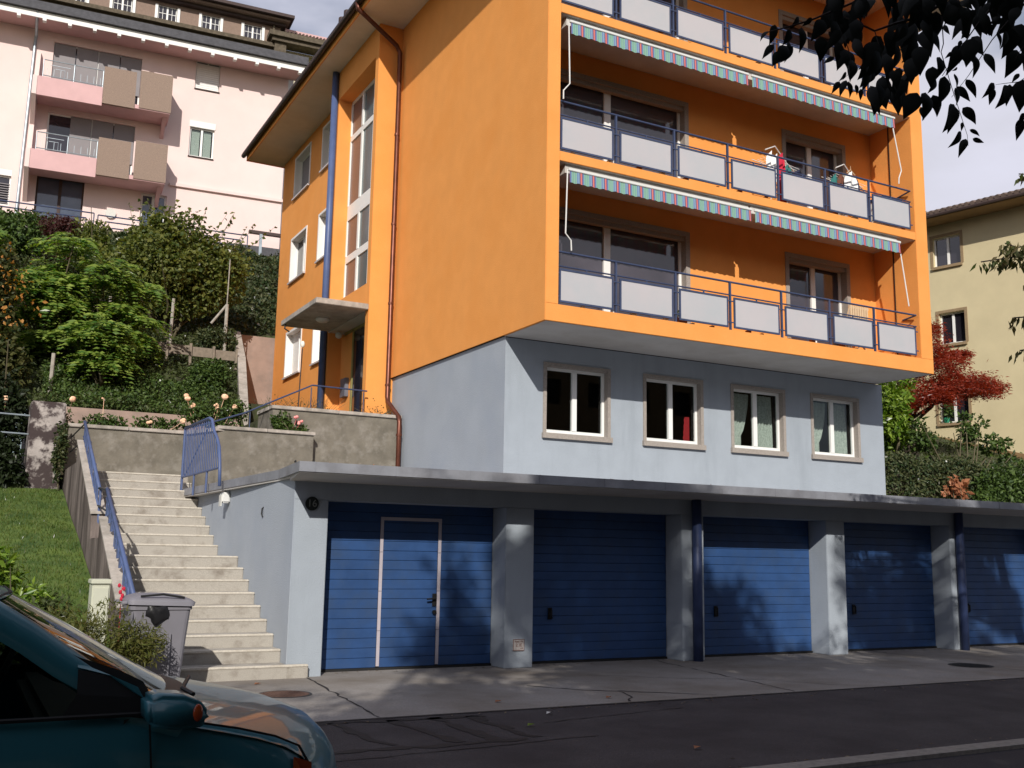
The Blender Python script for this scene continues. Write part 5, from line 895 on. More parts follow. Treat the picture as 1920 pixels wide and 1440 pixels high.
# roses
def rose(label, base, clumps, flowers, fm='flower_peach', stems=7):
    t = shrub('rose_bush', label, 'rose bush', base, clumps, 'leaf_bush', .075, stems=stems, lumps=10, stem_r=.012, group='roses above the stairs')
    for f in flowers:
        f = (f[0], f[1], f[2], f[3]*.8); g = MB()
        for k in range(3): g.ball((f[0]+RS.randn()*.02, f[1]+RS.randn()*.02, f[2]+RS.randn()*.02), f[3]*.75, f[3]*.75, f[3]*.62, 7, 5)
        g.tube([f[:3], (base[0]*.6+f[0]*.4, base[1], base[2]+.1)], .005, 4); g.build('flower', fm, t)
rose('tall peach rose bush with big open blooms left of the entrance handrail', (.5, 10.2, 3.75), [((.3, 10.2, 4.3), (.45, .3, .35), 800), ((.9, 10.2, 4.35), (.5, .3, .45), 1100), ((1.3, 10.3, 4.5), (.25, .2, .3), 200)], [(.05, 10.1, 4.67, .10), (.16, 10.05, 4.5, .11), (.84, 10.1, 4.75, .12), (1.07, 10.1, 4.55, .09), (.68, 10.1, 4.56, .05), (.72, 10.1, 4.48, .05)])
rose('low peach rose bush in the middle of the bed above the stairs', (-.6, 10.2, 3.75), [((-.5, 10.2, 4.0), (.7, .25, .22), 700)], [(-.70, 10.0, 4.08, .075), (-.02, 10.0, 4.14, .085)])
rose('low straggling rose bush at the left end of the bed', (-1.6, 10.2, 3.75), [((-1.5, 10.2, 4.02), (.6, .25, .25), 700)], [(-1.57, 10.4, 4.55, .035)])
rose('single peach rose in front of the blotched wall block', (-2.3, 10.0, 3.75), [((-2.28, 10.0, 4.0), (.12, .12, .25), 90)], [(-2.27, 9.25, 4.33, .10)], stems=2)
rose('pink rose bush hanging over the low wall below the entrance', (1.9, 8.66, 3.8), [((1.75, 8.64, 4.05), (.28, .06, .32), 520), ((2.05, 8.62, 4.0), (.22, .05, .2), 260)], [(2.02, 8.55, 4.22, .065), (2.10, 8.52, 4.12, .06)], 'flower_pink')
rose('peach rose at the far left among the shaded leaves', (-3.42, 10.1, 3.0), [((-3.42, 10.0, 4.2), (.15, .1, .2), 80)], [(-3.42, 9.9, 4.34, .075)], stems=1)
for i, (x, y, z, l) in enumerate(((1.75, 9.6, 4.36, 'bare twiggy plant at the left end of the entrance terrace'), (2.35, 9.3, 4.38, 'bare twiggy plant below the garden lamp'), (2.85, 9.5, 4.38, 'small bare plant left of the blue downpipe'), (3.95, 9.0, 4.4, 'tiny bare plant right of the entrance door'))):
    g = MB()
    for k in range(16):
        a = RS.randn()*.5; h = (.28+.2*RS.rand())*(.6 if i == 3 else 1); g.tube([(x+RS.randn()*.04, y, z), (x+a*.35, y+RS.randn()*.05, z+h*.6), (x+a*.55, y+RS.randn()*.08, z+h)], [.006, .005, .003], 4)
    t = thing('twiggy_plant', l, 'plant', (x, y, z)); g.build('twigs', 'stem', t); q = np.array([x, y, z+.15])+RS.randn(50, 3)*[.14, .05, .1]; V, F = leaves(q, RS.randn(50, 3), RS.randn(50, 3), .045, .025); poly_mesh('leaves', V, F, 'leaf_cover', t)
# lawn side shrubs
shrub('laurel_bush', 'yellow green laurel bush at the lawn edge behind the car', 'bush', (-3.5, 1.3, .5), [((-3.75, 1.3, 1.15), (.55, .4, .36), 850), ((-3.25, 1.2, .85), (.35, .3, .25), 420), ((-3.9, 1.1, .85), (.5, .3, .3), 420)], 'leaf_fresh', .115, stems=8, stem_r=.012, aspect=.4)
shrub('juniper_bush', 'spreading orange green juniper bush next to the dustbin', 'bush', (-2.75, -1.1, 0), [((-2.72, -1.25, .55), (.5, .35, .42), 5200), ((-2.33, -1.3, .55), (.26, .22, .28), 2200), ((-3.1, -1.3, .45), (.4, .3, .45), 2000)], 'leaf_juniper', .07, stems=8, stem_r=.012, aspect=.18, lumps=22)
shrub('low_shrub', 'dark green low shrub on the lawn slope left of the utility box', 'bush', (-3.2, -.2, .15), [((-3.15, -.2, .62), (.42, .4, .35), 2200), ((-3.6, -.4, .5), (.4, .4, .35), 1600)], 'leaf_cover', .06, stems=4, lumps=18)
foliage('orange_leaves', 'leaf_orange', [blob(120, (-3.5, 12.4, 6.9), (.75, .4, 1.5), 12)], .10, bpy.data.objects['autumn_creeper'])
t = thing('utility_cabinet', 'small cream utility cabinet at the foot of the stair wall', 'cabinet', (-2.6, -.2, 0)); MB().box(-2.70, -2.52, -.38, -.1, 0, 1.10).build('cabinet_body', 'cabinet', t, bevel=.01); MB().box(-2.715, -2.505, -.40, -.08, 1.101, 1.15).build('lid', 'cabinet', t, bevel=.008); MB().box(-2.685, -2.535, -.388, -.3801, .1, 1.06).build('door', 'cabinet', t)
rf = MB(); [rf.ball((-2.43+RS.randn()*.02, -.6, .92+k*.035), .018, .018, .024, 6, 4) for k in range(6)]; rf.tube([(-2.43, -.6, .5), (-2.43, -.6, 1.1)], .005, 4); tag(rf.build('red_flower', 'red_cloth'), 'small red flower spike between utility cabinet and dustbin', 'flower')
# ================================================================ DUSTBIN
t = thing('dustbin', 'grey two wheeled dustbin with a black bag hanging out under the lid', 'dustbin', (-2.06, -.75, 0))
T = lambda x, y, z: (x, y, z)
g = MB(); n_ = 5
def ring(z, w, d, cx=-2.08, cy=-.72, rr=.05):
    pts = []
    for sx, sy, a0 in ((1, -1, -90), (1, 1, 0), (-1, 1, 90), (-1, -1, 180)):
        for k in range(4):
            a = R(a0+k*30); pts.append((cx+sx*(w/2-rr)+rr*math.cos(a), cy+sy*(d/2-rr)+rr*math.sin(a), z))
    return pts
rings = [ring(.06, .46, .44), ring(.07, .49, .47), ring(.55, .555, .55), ring(.86, .60, .62), ring(.861, .625, .645), ring(.90, .63, .65), ring(.901, .60, .62), ring(.89, .56, .58)]
V = [p for r0 in rings for p in r0]; m = 16; F = [(j*m+i, j*m+(i+1) % m, (j+1)*m+(i+1) % m, (j+1)*m+i) for j in range(len(rings)-1) for i in range(m)]+[tuple(range(m))]
MB().add(V, F).build('bin_body', 'bin_plastic', t, smooth=False)
for a in (-.12, .1): MB().box(-2.08+a-.01, -2.08+a+.01, -1.03, -1.0, .15, .62).build('rib', 'bin_plastic', t)
lid = [ring(.915, .66, .70, rr=.06), ring(.955, .68, .72, rr=.06), ring(.985, .60, .62, rr=.06), ring(1.02, .42, .40, rr=.06), ring(1.03, .2, .2, rr=.06)]
V = [p for r0 in lid for p in r0]; F = [(j*m+i, j*m+(i+1) % m, (j+1)*m+(i+1) % m, (j+1)*m+i) for j in range(len(lid)-1) for i in range(m)]+[tuple(range((len(lid)-1)*m, len(lid)*m)), tuple(range(m))]
V = [(p[0], p[1], p[2]+.05*(-.3-(p[0]+2.08))*.6) for p in V]
MB().add(V, F).build('lid', 'bin_plastic', t, smooth=True)
MB().tube([(-2.3, -1.04, 1.0), (-2.08, -1.06, 1.02), (-1.86, -1.04, .985)], .012, 6).build('lid_rim', 'rubber', t)
MB().tube([(-2.42, -.95, .93), (-2.47, -.95, .93), (-2.47, -.5, .93), (-2.42, -.5, .93)], .016, 6).build('handle', 'bin_plastic', t)
for y in (-.98, -.46): MB().tube([(-2.33, y-.03, .10), (-2.33, y+.03, .10)], .10, 16).build('wheel', 'rubber', t)
bgm = MB(); bgm.ball((-2.12, -1.02, .84), .13, .05, .12, 12, 8); bg_ = bgm.v; bgm.v = [(x+.02*math.sin(z*60), y+.012*math.sin(x*70+z*40), z+.03*math.sin(x*45)) for x, y, z in bg_]
bgm.build('bin_bag', 'bag', t, smooth=True)
# ================================================================ CAR
CR = thing('parked_car', 'small teal hatchback parked in the shade at the lower left', 'car', (-4.4, -7.98, 0))
cy = -7.98
def plan(w, x, amt): return amt*(1-w*w)              # nose and windscreen bow forward at the centre line
def surf(st, nw=12, bow=.0, flip=False):
    """st: list of (x, z_centre, z_side, half_width, bow)"""
    V = []; F = []
    for (x, zc, zs, hw, bw) in st:
        for j in range(nw+1):
            w = -1+2*j/nw; V.append((x+bw*(1-abs(w)**2.2), cy+hw*w, zs+(zc-zs)*(1-abs(w)**2.6)))
    for i in range(len(st)-1):
        for j in range(nw): k = i*(nw+1)+j; F.append((k, k+1, k+nw+2, k+nw+1))
    return MB().add(V, F)
hood = [(-3.46, .965, .95, .80, .25), (-3.34, .945, .93, .81, .26), (-3.2, .915, .90, .81, .265), (-3.08, .885, .87, .80, .27), (-2.98, .845, .835, .79, .27), (-2.92, .79, .80, .78, .27), (-2.885, .73, .755, .775, .275), (-2.87, .66, .68, .77, .28)]
surf(hood, 16).build('bonnet', 'car_paint', CR, smooth=True)
nose = [(-2.87, .655, .675, .772, .282), (-2.85, .58, .58, .775, .285), (-2.82, .55, .54, .78, .295), (-2.80, .42, .42, .785, .30), (-2.83, .26, .26, .77, .29)]
surf(nose, 16).build('bumper', 'car_black', CR, smooth=True)
# windscreen and its frame, roof
ws = [(-3.44, 1.0, .985, .745, .16), (-3.60, 1.11, 1.10, .715, .125), (-3.76, 1.225, 1.215, .68, .10), (-3.91, 1.325, 1.315, .645, .075)]
surf(ws, 16).build('windscreen', 'wind_glass', CR, smooth=True)
rfl = [(-3.91, 1.332, 1.322, .65, .075), (-4.05, 1.375, 1.355, .635, .06), (-4.4, 1.435, 1.385, .625, .06), (-4.9, 1.45, 1.40, .625, 0), (-5.5, 1.43, 1.385, .62, 0), (-5.95, 1.37, 1.34, .60, -.04)]
surf(rfl, 16).build('roof', 'car_paint', CR, smooth=True)
surf([(-5.95, 1.365, 1.335, .60, -.04), (-6.3, .95, .93, .72, -.10)], 12).build('rear_window', 'car_glass', CR, smooth=True)
surf([(-6.3, .945, .925, .76, -.10), (-6.38, .6, .6, .80, -.12), (-6.35, .25, .25, .78, -.12)], 12).build('tailgate', 'car_paint', CR, smooth=True)
for sg in (-1, 1):
    # body side below the belt line
    V = []; F = []; xs = [-6.32, -6.0, -5.4, -4.8, -4.2, -3.8, -3.5, -3.3, -3.15, -3.02, -2.93, -2.885]
    bz = [.92, .95, .965, .97, .97, .97, .965, .935, .905, .87, .83, .76]
    hw = [.76, .80, .815, .82, .82, .82, .82, .818, .812, .80, .785, .775]
    for x, z, h in zip(xs, bz, hw):
        for k, (fz, dh) in enumerate(((1, -.034), (.965, -.008), (.84, .010), (.62, .02), (.48, .012), (.2, -.02))): V.append((x, cy+sg*(h+dh), z*fz if k < 5 else .22))
    for i in range(len(xs)-1):
        for k in range(5): q = i*6+k; F.append((q, q+1, q+7, q+6))
    MB().add(V, F).build('side_panel', 'car_paint', CR, smooth=True)
    # a-pillar and roof rail
    pr = [(-3.30, .955, .80), (-3.46, 1.0, .775), (-3.62, 1.11, .745), (-3.78, 1.225, .71), (-3.93, 1.318, .675), (-4.1, 1.365, .655), (-4.5, 1.395, .648), (-5.2, 1.40, .645), (-5.9, 1.345, .63), (-6.1, 1.15, .68), (-6.3, .95, .74)]
    V = []; F = []
    for i, (x, z, h) in enumerate(pr):
        V += [(x+.0, cy+sg*(h-.03), z+.025), (x-.005, cy+sg*(h+.012), z+.012), (x-.03, cy+sg*(h+.03), z-.028), (x-.05, cy+sg*(h+.025), z-.060)]
        if i:
            for k in range(3): q = (i-1)*4+k; F.append((q, q+1, q+5, q+4))
    MB().add(V, F).build('roof_pillar', 'car_paint', CR, smooth=True)
    # side glass with black edge
    top = [(-3.465, .99), (-3.462, 1.02), (-3.48, 1.05), (-3.55, 1.085), (-3.68, 1.13), (-3.80, 1.20), (-3.95, 1.275), (-4.12, 1.32), (-4.5, 1.35), (-5.2, 1.355), (-5.85, 1.30), (-6.05, 1.1)]
    V = []; F = []
    for i, (x, z) in enumerate(top):
        h = .80-(z-.97)*.36; V += [(x, cy+sg*h, z), (x, cy+sg*.805, .968)]
        if i: F.append((2*i-2, 2*i-1, 2*i+1, 2*i))
    MB().add(V, F).build('side_window', 'car_glass', CR)
    V = []; F = []
    for i, (x, z) in enumerate(top[:6]):
        h = .80-(z-.97)*.36; V += [(x+.02, cy+sg*(h+.006), z+.02), (x-.05, cy+sg*(h+.012), z-.05)]
        if i: F.append((2*i-2, 2*i-1, 2*i+1, 2*i))
    MB().add(V, F).build('window_seal', 'rubber', CR)
    MB().tube([(-3.44, cy+sg*.816, .972), (-6.1, cy+sg*.81, .968)], .008, 5).build('window_seal', 'rubber', CR)
    # quarter panel ahead of the glass
    MB().add([(-3.46, cy+sg*.806, .972), (-3.46, cy+sg*.80, 1.02), (-3.48, cy+sg*.795, 1.052), (-3.56, cy+sg*.785, 1.09), (-3.66, cy+sg*.78, 1.115), (-3.66, cy+sg*.80, 1.04), (-3.70, cy+sg*.807, .972)], [(0, 1, 2, 3, 4, 5, 6)]).build('mirror_sail', 'rubber', CR)
    MB().add([(-3.462, cy+sg*.812, .955), (-3.25, cy+sg*.813, .925), (-3.32, cy+sg*.79, .975), (-3.48, cy+sg*.772, 1.035), (-3.66, cy+sg*.745, 1.135), (-3.66, cy+sg*.77, 1.12), (-3.56, cy+sg*.789, 1.093), (-3.478, cy+sg*.799, 1.055), (-3.458, cy+sg*.806, 1.02)], [(0, 1, 2, 3, 8), (3, 4, 5, 6, 7, 8)]).build('front_wing', 'car_paint', CR)
    # door mirror (only the near one shows)
    mp_ = [(-3.465, .956), (-3.47, 1.035), (-3.43, 1.048), (-3.36, 1.042), (-3.31, 1.022), (-3.283, .99), (-3.285, .962), (-3.31, .946), (-3.39, .942)]
    mb = MB().prism(mp_, lambda p, d: (p[0], d, p[1]), cy+sg*.80, cy+sg*.985).build('door_mirror', 'car_paint', CR, bevel=.022, seg=4, smooth=True) if sg < 0 else None
    ln = MB(); ln.ball((-3.322, cy+sg*.984, .992), .016, .008, .027, 10, 8); ln.build('mirror_indicator', 'orange_lens', mb, smooth=True) if mb else None
    if mb: MB().tube([(-3.40, cy+sg*.90, .98), (-3.36, cy+sg*.78, .96)], .028, 8).build('mirror_arm', 'car_paint', CR)
    MB().add([(-2.95, cy+sg*.79, .80), (-2.88, cy+sg*.775, .775), (-2.875, cy+sg*.772, .70), (-2.95, cy+sg*.80, .70)], [(0, 1, 2, 3)]).build('indicator', 'orange_lens', CR)
    MB().tube([(-3.44, cy+sg*.827, .96), (-3.40, cy+sg*.84, .55), (-3.5, cy+sg*.82, .25)], .004, 4).build('door_gap', 'rubber', CR)
    MB().tube([(x, cy+sg*(h-.004), z+.004) for x, z, h in zip(xs[6:], bz[6:], hw[6:])], .005, 4).build('bonnet_gap', 'rubber', CR)
    hl = MB(); hl.ball((-2.81, cy+sg*.60, .66), .06, .13, .075, 12, 8); hl.build('headlight', 'lamp_glass', CR, smooth=True)
    for x in (-3.45, -5.85):
        w = MB().tube([(x, cy+sg*.66, .285), (x, cy+sg*.83, .285)], .285, 24).build('wheel', 'rubber', CR); MB().tube([(x, cy+sg*.831, .285), (x, cy+sg*.84, .285)], .18, 20).build('rim', 'galv', w)
MB().box(-6.25, -3.0, cy-.70, cy+.70, .22, .55).build('underbody', 'car_inside', CR)
MB().box(-3.75, -3.44, cy-.70, cy+.70, .86, .955).build('dashboard', 'car_inside', CR, bevel=.03)
g = MB(); 
for k in range(24):
    a0, a1 = 2*math.pi*k/24, 2*math.pi*(k+1)/24; c_ = (-3.85, cy+.35, .96)
    g.tube([(c_[0]+.07*math.sin(a0), c_[1]+.18*math.cos(a0), c_[2]+.17*math.sin(a0)), (c_[0]+.07*math.sin(a1), c_[1]+.18*math.cos(a1), c_[2]+.17*math.sin(a1))], .014, 5, False)
g.build('steering_wheel', 'rubber', CR)
for y in (cy-.36, cy+.36):
    s_ = MB().box(-4.55, -4.05, y-.23, y+.23, .45, .62).build('seat', 'car_cloth', CR, bevel=.05); MB().prism([(-4.62, .55), (-4.45, .6), (-4.60, 1.10), (-4.72, 1.08)], lambda p, d: (p[0], d, p[1]), y-.22, y+.22).build('seat_back', 'car_cloth', s_, bevel=.03); MB().box(-4.74, -4.66, y-.12, y+.12, 1.12, 1.28).build('headrest', 'car_cloth', s_, bevel=.03)
wp = MB().tube([(-3.24, cy-.50, .985), (-3.26, cy-.40, .995), (-3.18, cy-.1, 1.0)], .008, 6).box(-3.34, -3.27, cy-.52, cy-.46, .965, .985); wp.build('wiper', 'car_black', CR)
surf([(-3.42, .968, .955, .77, .23), (-3.47, .99, .985, .76, .18)], 12).build('scuttle', 'car_black', CR, smooth=True)
MB().tube([(-3.91, cy-.60, 1.325), (-3.85, cy-.25, 1.333), (-3.85, cy+.25, 1.333), (-3.91, cy+.60, 1.325)], .007, 6).build('screen_seal', 'rubber', CR)
# ================================================================ RIGHT SIDE PLANTS
hd = thing('hedge', 'dark clipped hedge behind the garage roof at the right', 'hedge', (17, 4.8, 3.0)); n = 15000
X = 14.2+RS.rand(n)*5.9; Y = 4.3+RS.rand(n)**2*1.0; Z = 2.7+RS.rand(n)*(1.12+.10*np.sin(X*3)); top = RS.rand(n) < .3; Z = np.where(top, 3.80+.1*np.sin(X*3)+.05*RS.randn(n), Z); Y = np.where(top, 4.3+RS.rand(n)*1.1, Y)
V, F = leaves(np.stack([X, Y, Z], 1), RS.randn(n, 3)+[0, -.2, -.2], RS.randn(n, 3)*.7+[-.2, -1, .5], .07+.05*RS.rand(n), .05); poly_mesh('foliage', V, F, 'leaf_ivy', hd); MB().box(14.15, 20.0, 4.62, 5.4, 2.5, 3.66).build('branches', 'bark', hd)
shrub('sprawling_shrub', 'sprawling bright green shrub in front of the hedge', 'bush', (17.7, 4.6, 3.0), [((18.4, 4.2, 3.35), (1.7, .35, .5), 3600), ((19.6, 4.3, 3.6), (.9, .3, .45), 1300)], 'leaf_bush', .10, stems=6)
shrub('young_tree', 'thin stemmed shrub with loose leaves rising above the hedge', 'shrub', (17.4, 4.4, 2.9), [((16.7, 5.0, 4.5), (.42, .4, .5), 480), ((18.5, 5.0, 4.75), (.5, .4, .45), 420), ((19.3, 5.0, 4.45), (.5, .4, .35), 300), ((20.0, 5.1, 4.1), (.5, .4, .3), 260), ((18.35, 5.1, 5.15), (.12, .1, .2), 40)], 'leaf_bush', .12, stems=12, stem_r=.028)
shrub('dry_twigs', 'cluster of dry orange brown leaves in front of the hedge', 'shrub', (16.6, 4.15, 2.7), [((16.65, 4.1, 3.2), (.42, .12, .33), 190)], 'leaf_dry', .13, stems=7, stem_r=.014)
shrub('laurel_shrub', 'bright yellow green laurel beside the corner of the blue wall', 'bush', (16.75, 6.0, 3.75), [((16.8, 6.0, 5.3), (.66, .6, 1.0), 2700), ((16.5, 5.9, 4.8), (.6, .5, .6), 900)], 'leaf_fresh', .16, stems=5, stem_r=.06, aspect=.42)
mt = thing('maple_tree', 'red Japanese maple with flat spreading layers before the beige house', 'tree', (20.4, 8.6, 4.4))
MB().tube([(20.4, 8.6, 4.2), (20.3, 8.6, 5.4), (20.2, 8.6, 6.6), (20.5, 8.5, 8.0)], [.26, .21, .17, .06], 8).build('trunk', 'bark', mt, smooth=True)
lay = [(20.9, 8.3, 8.35, .9, .28), (20.4, 8.2, 7.85, 1.3, .3), (21.5, 8.2, 7.6, 1.1, .22), (20.8, 8.0, 7.25, 1.6, .25), (22.2, 8.0, 6.9, 1.5, .22), (21.3, 7.8, 6.75, 1.7, .25), (22.9, 7.9, 6.75, 1.1, .16), (20.3, 7.8, 6.3, 1.5, .22), (21.9, 7.6, 6.5, 1.1, .13), (20.2, 7.4, 6.1, .7, .16), (19.3, 7.9, 6.0, 1.0, .25), (22.3, 8.2, 7.75, .5, .08)]
Vs = []; Fs = []; off = 0; g = MB()
for x, y, z, rr, th in lay:
    n = int(1500*rr); a = RS.rand(n)*6.283; q = np.sqrt(RS.rand(n)); fr_ = .72+.28*np.sin(a*5+x*3)*np.sin(a*3+z); P = np.stack([x+rr*q*np.cos(a)*fr_, y+.8*rr*q*np.sin(a)*fr_, z+th*RS.randn(n)*.45-.22*q*rr*.5+.08*np.sin(a*9)*rr], 1)
    V, F = leaves(P, RS.randn(n, 3)*[1, 1, .3]+[0, 0, -.15], RS.randn(n, 3)*.5+[0, 0, 1], .09+.07*RS.rand(n), .035); Vs.append(V); Fs.append(F+off); off += len(V)
    g.tube([(20.25, 8.6, max(5.3, z-1.0)), ((x+20.25)/2, y+.2, z-.25), (x, y, z-.03)], [.06, .035, .012], 5)
    for k in range(4): a = RS.rand()*6.283; g.tube([(x, y, z-.03), (x+rr*.8*math.cos(a), y+.6*rr*math.sin(a), z-.1)], [.012, .004], 4)
poly_mesh('crown', np.concatenate(Vs), np.concatenate(Fs), 'leaf_maple', mt); g.build('branch', 'bark', mt)
shrub('tree_behind_roof', 'dark green tree top showing above the beige roof', 'tree', (36, 22, 6), [((33.5, 22, 17.6), (2.0, 2, 1.3), 1800), ((30.4, 20, 17.4), (.8, 1.0, 1.6), 900), ((37, 22, 17.8), (1.5, 1.5, .8), 800)], 'leaf_ivy', .3, stems=5, stem_r=.2)
# ================================================================ STREET TREES
# near branch overhanging the street: leaves are separate parts
FT = thing('street_tree', 'tree whose dark leafy branch hangs into the upper right corner', 'tree', (3.6, -13.3, 0))
def leafmesh():
    V = []; F = []; n = 9
    for i in range(n+1):
        t = i/n; w = .56*max(0, math.sin(math.pi*t**.72))**.95*(1-.42*t) if 0 < t < 1 else 0; zz = -.16*math.sin(t*3.4)
        V += [(-w, t, zz+.10*w), (0, t, zz), (w, t, zz+.10*w)]
        if i: k = 3*i; F += [(k-3, k-2, k+1, k), (k-2, k-1, k+2, k+1)]
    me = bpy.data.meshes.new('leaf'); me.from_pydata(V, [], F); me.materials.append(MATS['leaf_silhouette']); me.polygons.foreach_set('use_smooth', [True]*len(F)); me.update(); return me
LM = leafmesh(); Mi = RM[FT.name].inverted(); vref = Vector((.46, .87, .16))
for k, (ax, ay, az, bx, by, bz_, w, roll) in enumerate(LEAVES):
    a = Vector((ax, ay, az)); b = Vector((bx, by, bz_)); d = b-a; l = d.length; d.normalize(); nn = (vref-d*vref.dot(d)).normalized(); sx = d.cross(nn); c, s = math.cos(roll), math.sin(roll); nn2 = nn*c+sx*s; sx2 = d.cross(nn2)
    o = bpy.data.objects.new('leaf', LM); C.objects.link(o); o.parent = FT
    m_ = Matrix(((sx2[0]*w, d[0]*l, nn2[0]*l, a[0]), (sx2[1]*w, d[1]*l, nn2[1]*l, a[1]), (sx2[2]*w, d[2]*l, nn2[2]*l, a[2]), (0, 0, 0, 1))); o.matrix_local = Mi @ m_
for rr, pts in TWIGS: MB().tube(pts, [rr*(1-.7*i/(len(pts)-1)) for i in range(len(pts))], 5).build('twig', 'twig', FT, smooth=True)
e1 = TWIGS[0][1][0]; MB().tube([(3.6, -13.3, 0), (3.5, -13.2, 2.4), (3.0, -12.6, 4.2), (1.6, -11.4, 4.9), tuple(e1)], [.2, .17, .10, .05, .012], 8).build('trunk', 'bark', FT, smooth=True)
MB().tube([(3.5, -13.2, 2.4), (4.2, -14, 5), (4.6, -14.4, 8)], [.16, .12, .05], 8).build('limb', 'bark', FT, smooth=True)
foliage('crown', 'leaf_street', [blob(5200, (-.6, -11.6, 6.6), (2.3, 1.6, .9), 16), blob(4200, (2.6, -12.3, 6.4), (2.2, 1.8, 1.2), 16), blob(3000, (-3.6, -12.6, 6.2), (1.8, 1.4, .7), 12)], .15, FT)  # unseen clumps added overhead to block sky light from leaves, road and car
# mid-distance branches entering at the right edge
RT = thing('cherry_tree', 'tree whose thin lit green branches reach in at the right edge', 'tree', (10.6, -7.2, 0))
MB().tube([(10.6, -7.2, 0), (10.5, -7.0, 3), (9.8, -6.4, 5.5), (9.4, -6, 8)], [.2, .17, .12, .05], 8).build('trunk', 'bark', RT, smooth=True)
RB = [[(9.9, -6.5, 5.2), (8.0, -5.6, 5.3), (6.95, -5.08, 5.02), (6.55, -4.88, 5.02), (6.2, -4.72, 4.95)], [(7.6, -5.4, 5.3), (6.9, -5.15, 5.2), (6.55, -4.95, 5.12), (6.40, -4.9, 5.16)], [(9.8, -6.4, 5.8), (7.9, -5.6, 6.2), (6.85, -5.15, 6.0), (6.52, -5.05, 5.98)],
      [(9.9, -6.5, 4.6), (8.0, -5.5, 4.5), (6.95, -5.0, 4.35), (6.55, -4.85, 4.30)], [(8.0, -5.5, 4.5), (7.0, -5.05, 4.0), (6.62, -4.85, 3.92)], [(8.0, -5.6, 5.2), (7.0, -5.1, 4.75), (6.75, -5.0, 4.7)]]
g = MB(); Ps = []
for br in RB:
    g.tube(br, [.03, .018]+[.008]*(len(br)-2), 5)
    for a, b in list(zip(br, br[1:]))[1:]:
        for q in range(42): t_ = RS.rand(); Ps.append(np.array(a)*(1-t_)+np.array(b)*t_+RS.randn(3)*[.05, .06, .03]+[0, 0, -.03])
g.build('branch', 'twig', RT); Ps = np.array(Ps); n = len(Ps)
V, F = leaves(Ps, RS.randn(n, 3)*[.5, .5, .25]+[-.1, 0, -1], RS.randn(n, 3)*.5+[-.3, -1, .3], .09+.05*RS.rand(n), .04); poly_mesh('branch_leaves', V, F, 'leaf_cherry', RT)
P1, O1 = blob(2500, (9.4, -6.4, 7.6), (1.8, 1.5, 1.3), 14); foliage('crown', 'leaf_cherry', [(P1, O1)], .13, RT)
# trees across the street behind the viewer: they shade the road and dapple the garages
def street_tree(label, base, clumps, n):
    t = thing('street_tree', label, 'tree', base, group='street trees behind the viewer'); b = Vector(base); MB().tube([b, b+Vector((.1, 0, 3)), b+Vector((0, .1, 6))], [.28, .22, .1], 8).build('trunk', 'bark', t, smooth=True); parts = []; g = MB()
    x0 = base[0]; clumps = clumps+[(x0-2.4+4.8*RS.rand(), 10.2+1.9*RS.rand(), .16+.2*RS.rand(), .2+.3*RS.rand(), 1.6) for _ in range(9)] if -8 < x0 < 6 else clumps
    clumps = [c for c in clumps if not (c[0] < -7.0 and c[1] > 9)]
    for x, z, rx, rz_, dens in clumps+[(x0+d, h, 1.7, 1.9, 1.3) for d in (-2.2, -.7, .8, 2.3) for h in (6.8, 3.9)]:
        q = int(n*dens*rx*rz_); parts.append(blob(q, (x, base[1]+RS.randn()*.5, z), (rx, 1.1, rz_), max(6, int(10*rx)), .36)); g.tube([b+Vector((0, 0, 3.5)), (x, base[1], z)], [.08, .03], 5)
    g.build('limb', 'bark', t); foliage('crown', 'leaf_street', parts, .17, t)
    return t
STR = [((-12.5, -16, 0), [(-13.5, 6.0, 2.6, 2.4, 1), (-11.2, 6.2, 2.4, 2.5, 1), (-12, 3.2, 2.4, 1.3, .8), (-9.2, 6.4, 1.8, 2.0, 1)]),
       ((-7.5, -16, 0), [(-8.2, 7.0, 2.2, 1.9, 1), (-6.4, 6.8, 2.2, 2.6, 1), (-7.4, 4.0, 2.4, 1.8, .9), (-4.7, 7.6, 1.9, 2.2, 1.1), (-5.8, 10.1, .8, 1.0, 1.3), (-6.6, 10.6, .35, .7, .9), (-5.25, 11.2, .42, 1.5, 1.8), (-6.1, 11.4, .3, .5, .8)]),
       ((-2.6, -16, 0), [(-3.3, 8.4, 2.0, 2.6, 1.1), (-3.9, 11.3, 1.3, 1.6, 2.6), (-3.0, 10.8, 1.2, 1.7, 2.4), (-1.7, 10.7, 1.1, 1.4, 2.4), (-2.6, 5.4, 2.4, 2.0, 1), (-.9, 8.0, 1.5, 2.2, 1), (-.9, 10.6, .55, 1.0, .8)]),
       ((2.4, -16.4, 0), [(1.2, 7.4, 2.0, 1.9, 1), (3.0, 8.2, 2.0, 2.3, 1), (2.1, 11.1, 1.5, 1.3, 2.4), (4.8, 9.0, 1.8, 2.3, .95), (4.5, 11.2, 1.1, 1.2, 2.4), (2.8, 5.0, 2.6, 2.0, .9)]),
       ((8.0, -16.2, 0), [(7.0, 8.6, 1.9, 2.4, 1), (9.2, 8.2, 2.0, 2.6, 1), (8.2, 5.0, 2.6, 2.0, .9), (6.9, 10.9, .7, .7, .5)])]
for (b, cl), l in zip(STR, ('far left street tree behind the viewer', 'second street tree behind the viewer above the parked car', 'tallest street tree behind the viewer', 'street tree behind the viewer right of the tallest one', 'far right street tree behind the viewer')): street_tree(l, b, cl, 620)
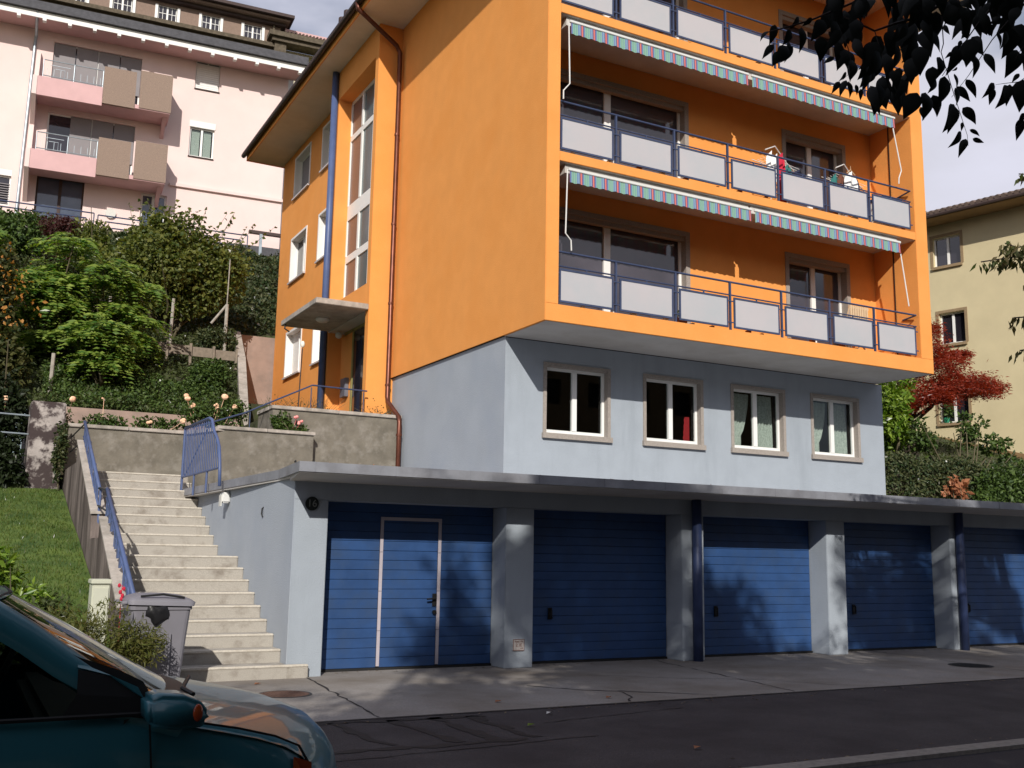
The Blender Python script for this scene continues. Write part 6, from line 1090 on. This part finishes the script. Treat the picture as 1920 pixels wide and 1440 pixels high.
# a few fallen leaves and scraps on the road
for i, (x, y, m_, l) in enumerate(((.55, -4.15, 'leaf_fresh', 'yellow green fallen leaf among the tar lines'), (1.25, -5.6, 'leaf_dry', 'dry brown leaf lying in the middle of the road'), (1.05, -3.62, 'white_plastic', 'small white paper scrap on the road edge'), (2.2, -2.9, 'leaf_dry', 'dry leaf on the pavement left of the crack'), (.95, -2.75, 'leaf_dry', 'dry leaf on the pavement right of the joint'), (-.95, -.55, 'leaf_dry', 'small dark leaf before the bottom step'))):
    V, F = leaves(np.array([[x, y, .008]]), np.array([[1., .4, .05]]), np.array([[.1, .1, 1.]]), .10, .06); tag(poly_mesh('fallen_leaf' if 'leaf' in l else 'paper_scrap', V, F, m_), l, 'leaf' if 'leaf' in l else 'litter')

# unseen houses added behind the viewer to block low sky light
for x0, x1, h, m_, l in ((-48, -21, 13, 'mansard', 'added brown house blocking low sky behind the viewer, left'), (-19, 9, 14.5, 'cream_wall', 'added cream house blocking low sky behind the viewer'), (11, 46, 13.5, 'beige_base', 'added ochre house blocking low sky behind the viewer, right')):
    t = thing('sky_blocking_house', l, 'building', ((x0+x1)/2, -31, 0)); hs = [(a, a+1.3, z, z+1.5) for a in np.arange(x0+1.5, x1-2, 3.2) for z in (1.2, 4.2, 7.2, 10.2)]
    T3 = lambda s, d, z: (s, -31-d, z); g = MB(T3); wall(g, x0, x1, 0, h, hs, 0, .2); g.build('wall', m_, t); MB(T3).box(x0, x1, .25, 9, 0, h-.1).build('inner_block', 'dark_room', t)
    MB(T3).add([(x0-.6, -.8, h), (x1+.6, -.8, h), (x1+.6, 5, h+2.2), (x0-.6, 5, h+2.2), (x0-.6, 10, h), (x1+.6, 10, h)], [(0, 1, 2, 3), (3, 2, 5, 4)]).build('roof', 'tile_brown', t)

# blown leaves and grit along the kerb, the road edge and the garage sills
n = 420; X = -2+RS.rand(n)*16; Y = np.choose(RS.randint(0, 3, n), [-3.27-np.abs(RS.randn(n))*.12, -6.36+np.abs(RS.randn(n))*.10, .30-np.abs(RS.randn(n))*.12]); Z = np.where(Y < -3.2, .0, .006)
V, F = leaves(np.stack([X, Y, Z], 1), RS.randn(n, 3)*[1, 1, .05], np.array([[0, 0, 1.]])+RS.randn(n, 3)*.15, .02+.045*RS.rand(n), .018)
tag(poly_mesh('road_litter', V, F, 'leaf_litter_mat'), 'scattered small dead leaves along the kerb and the garage sills', 'leaves', kind='stuff')
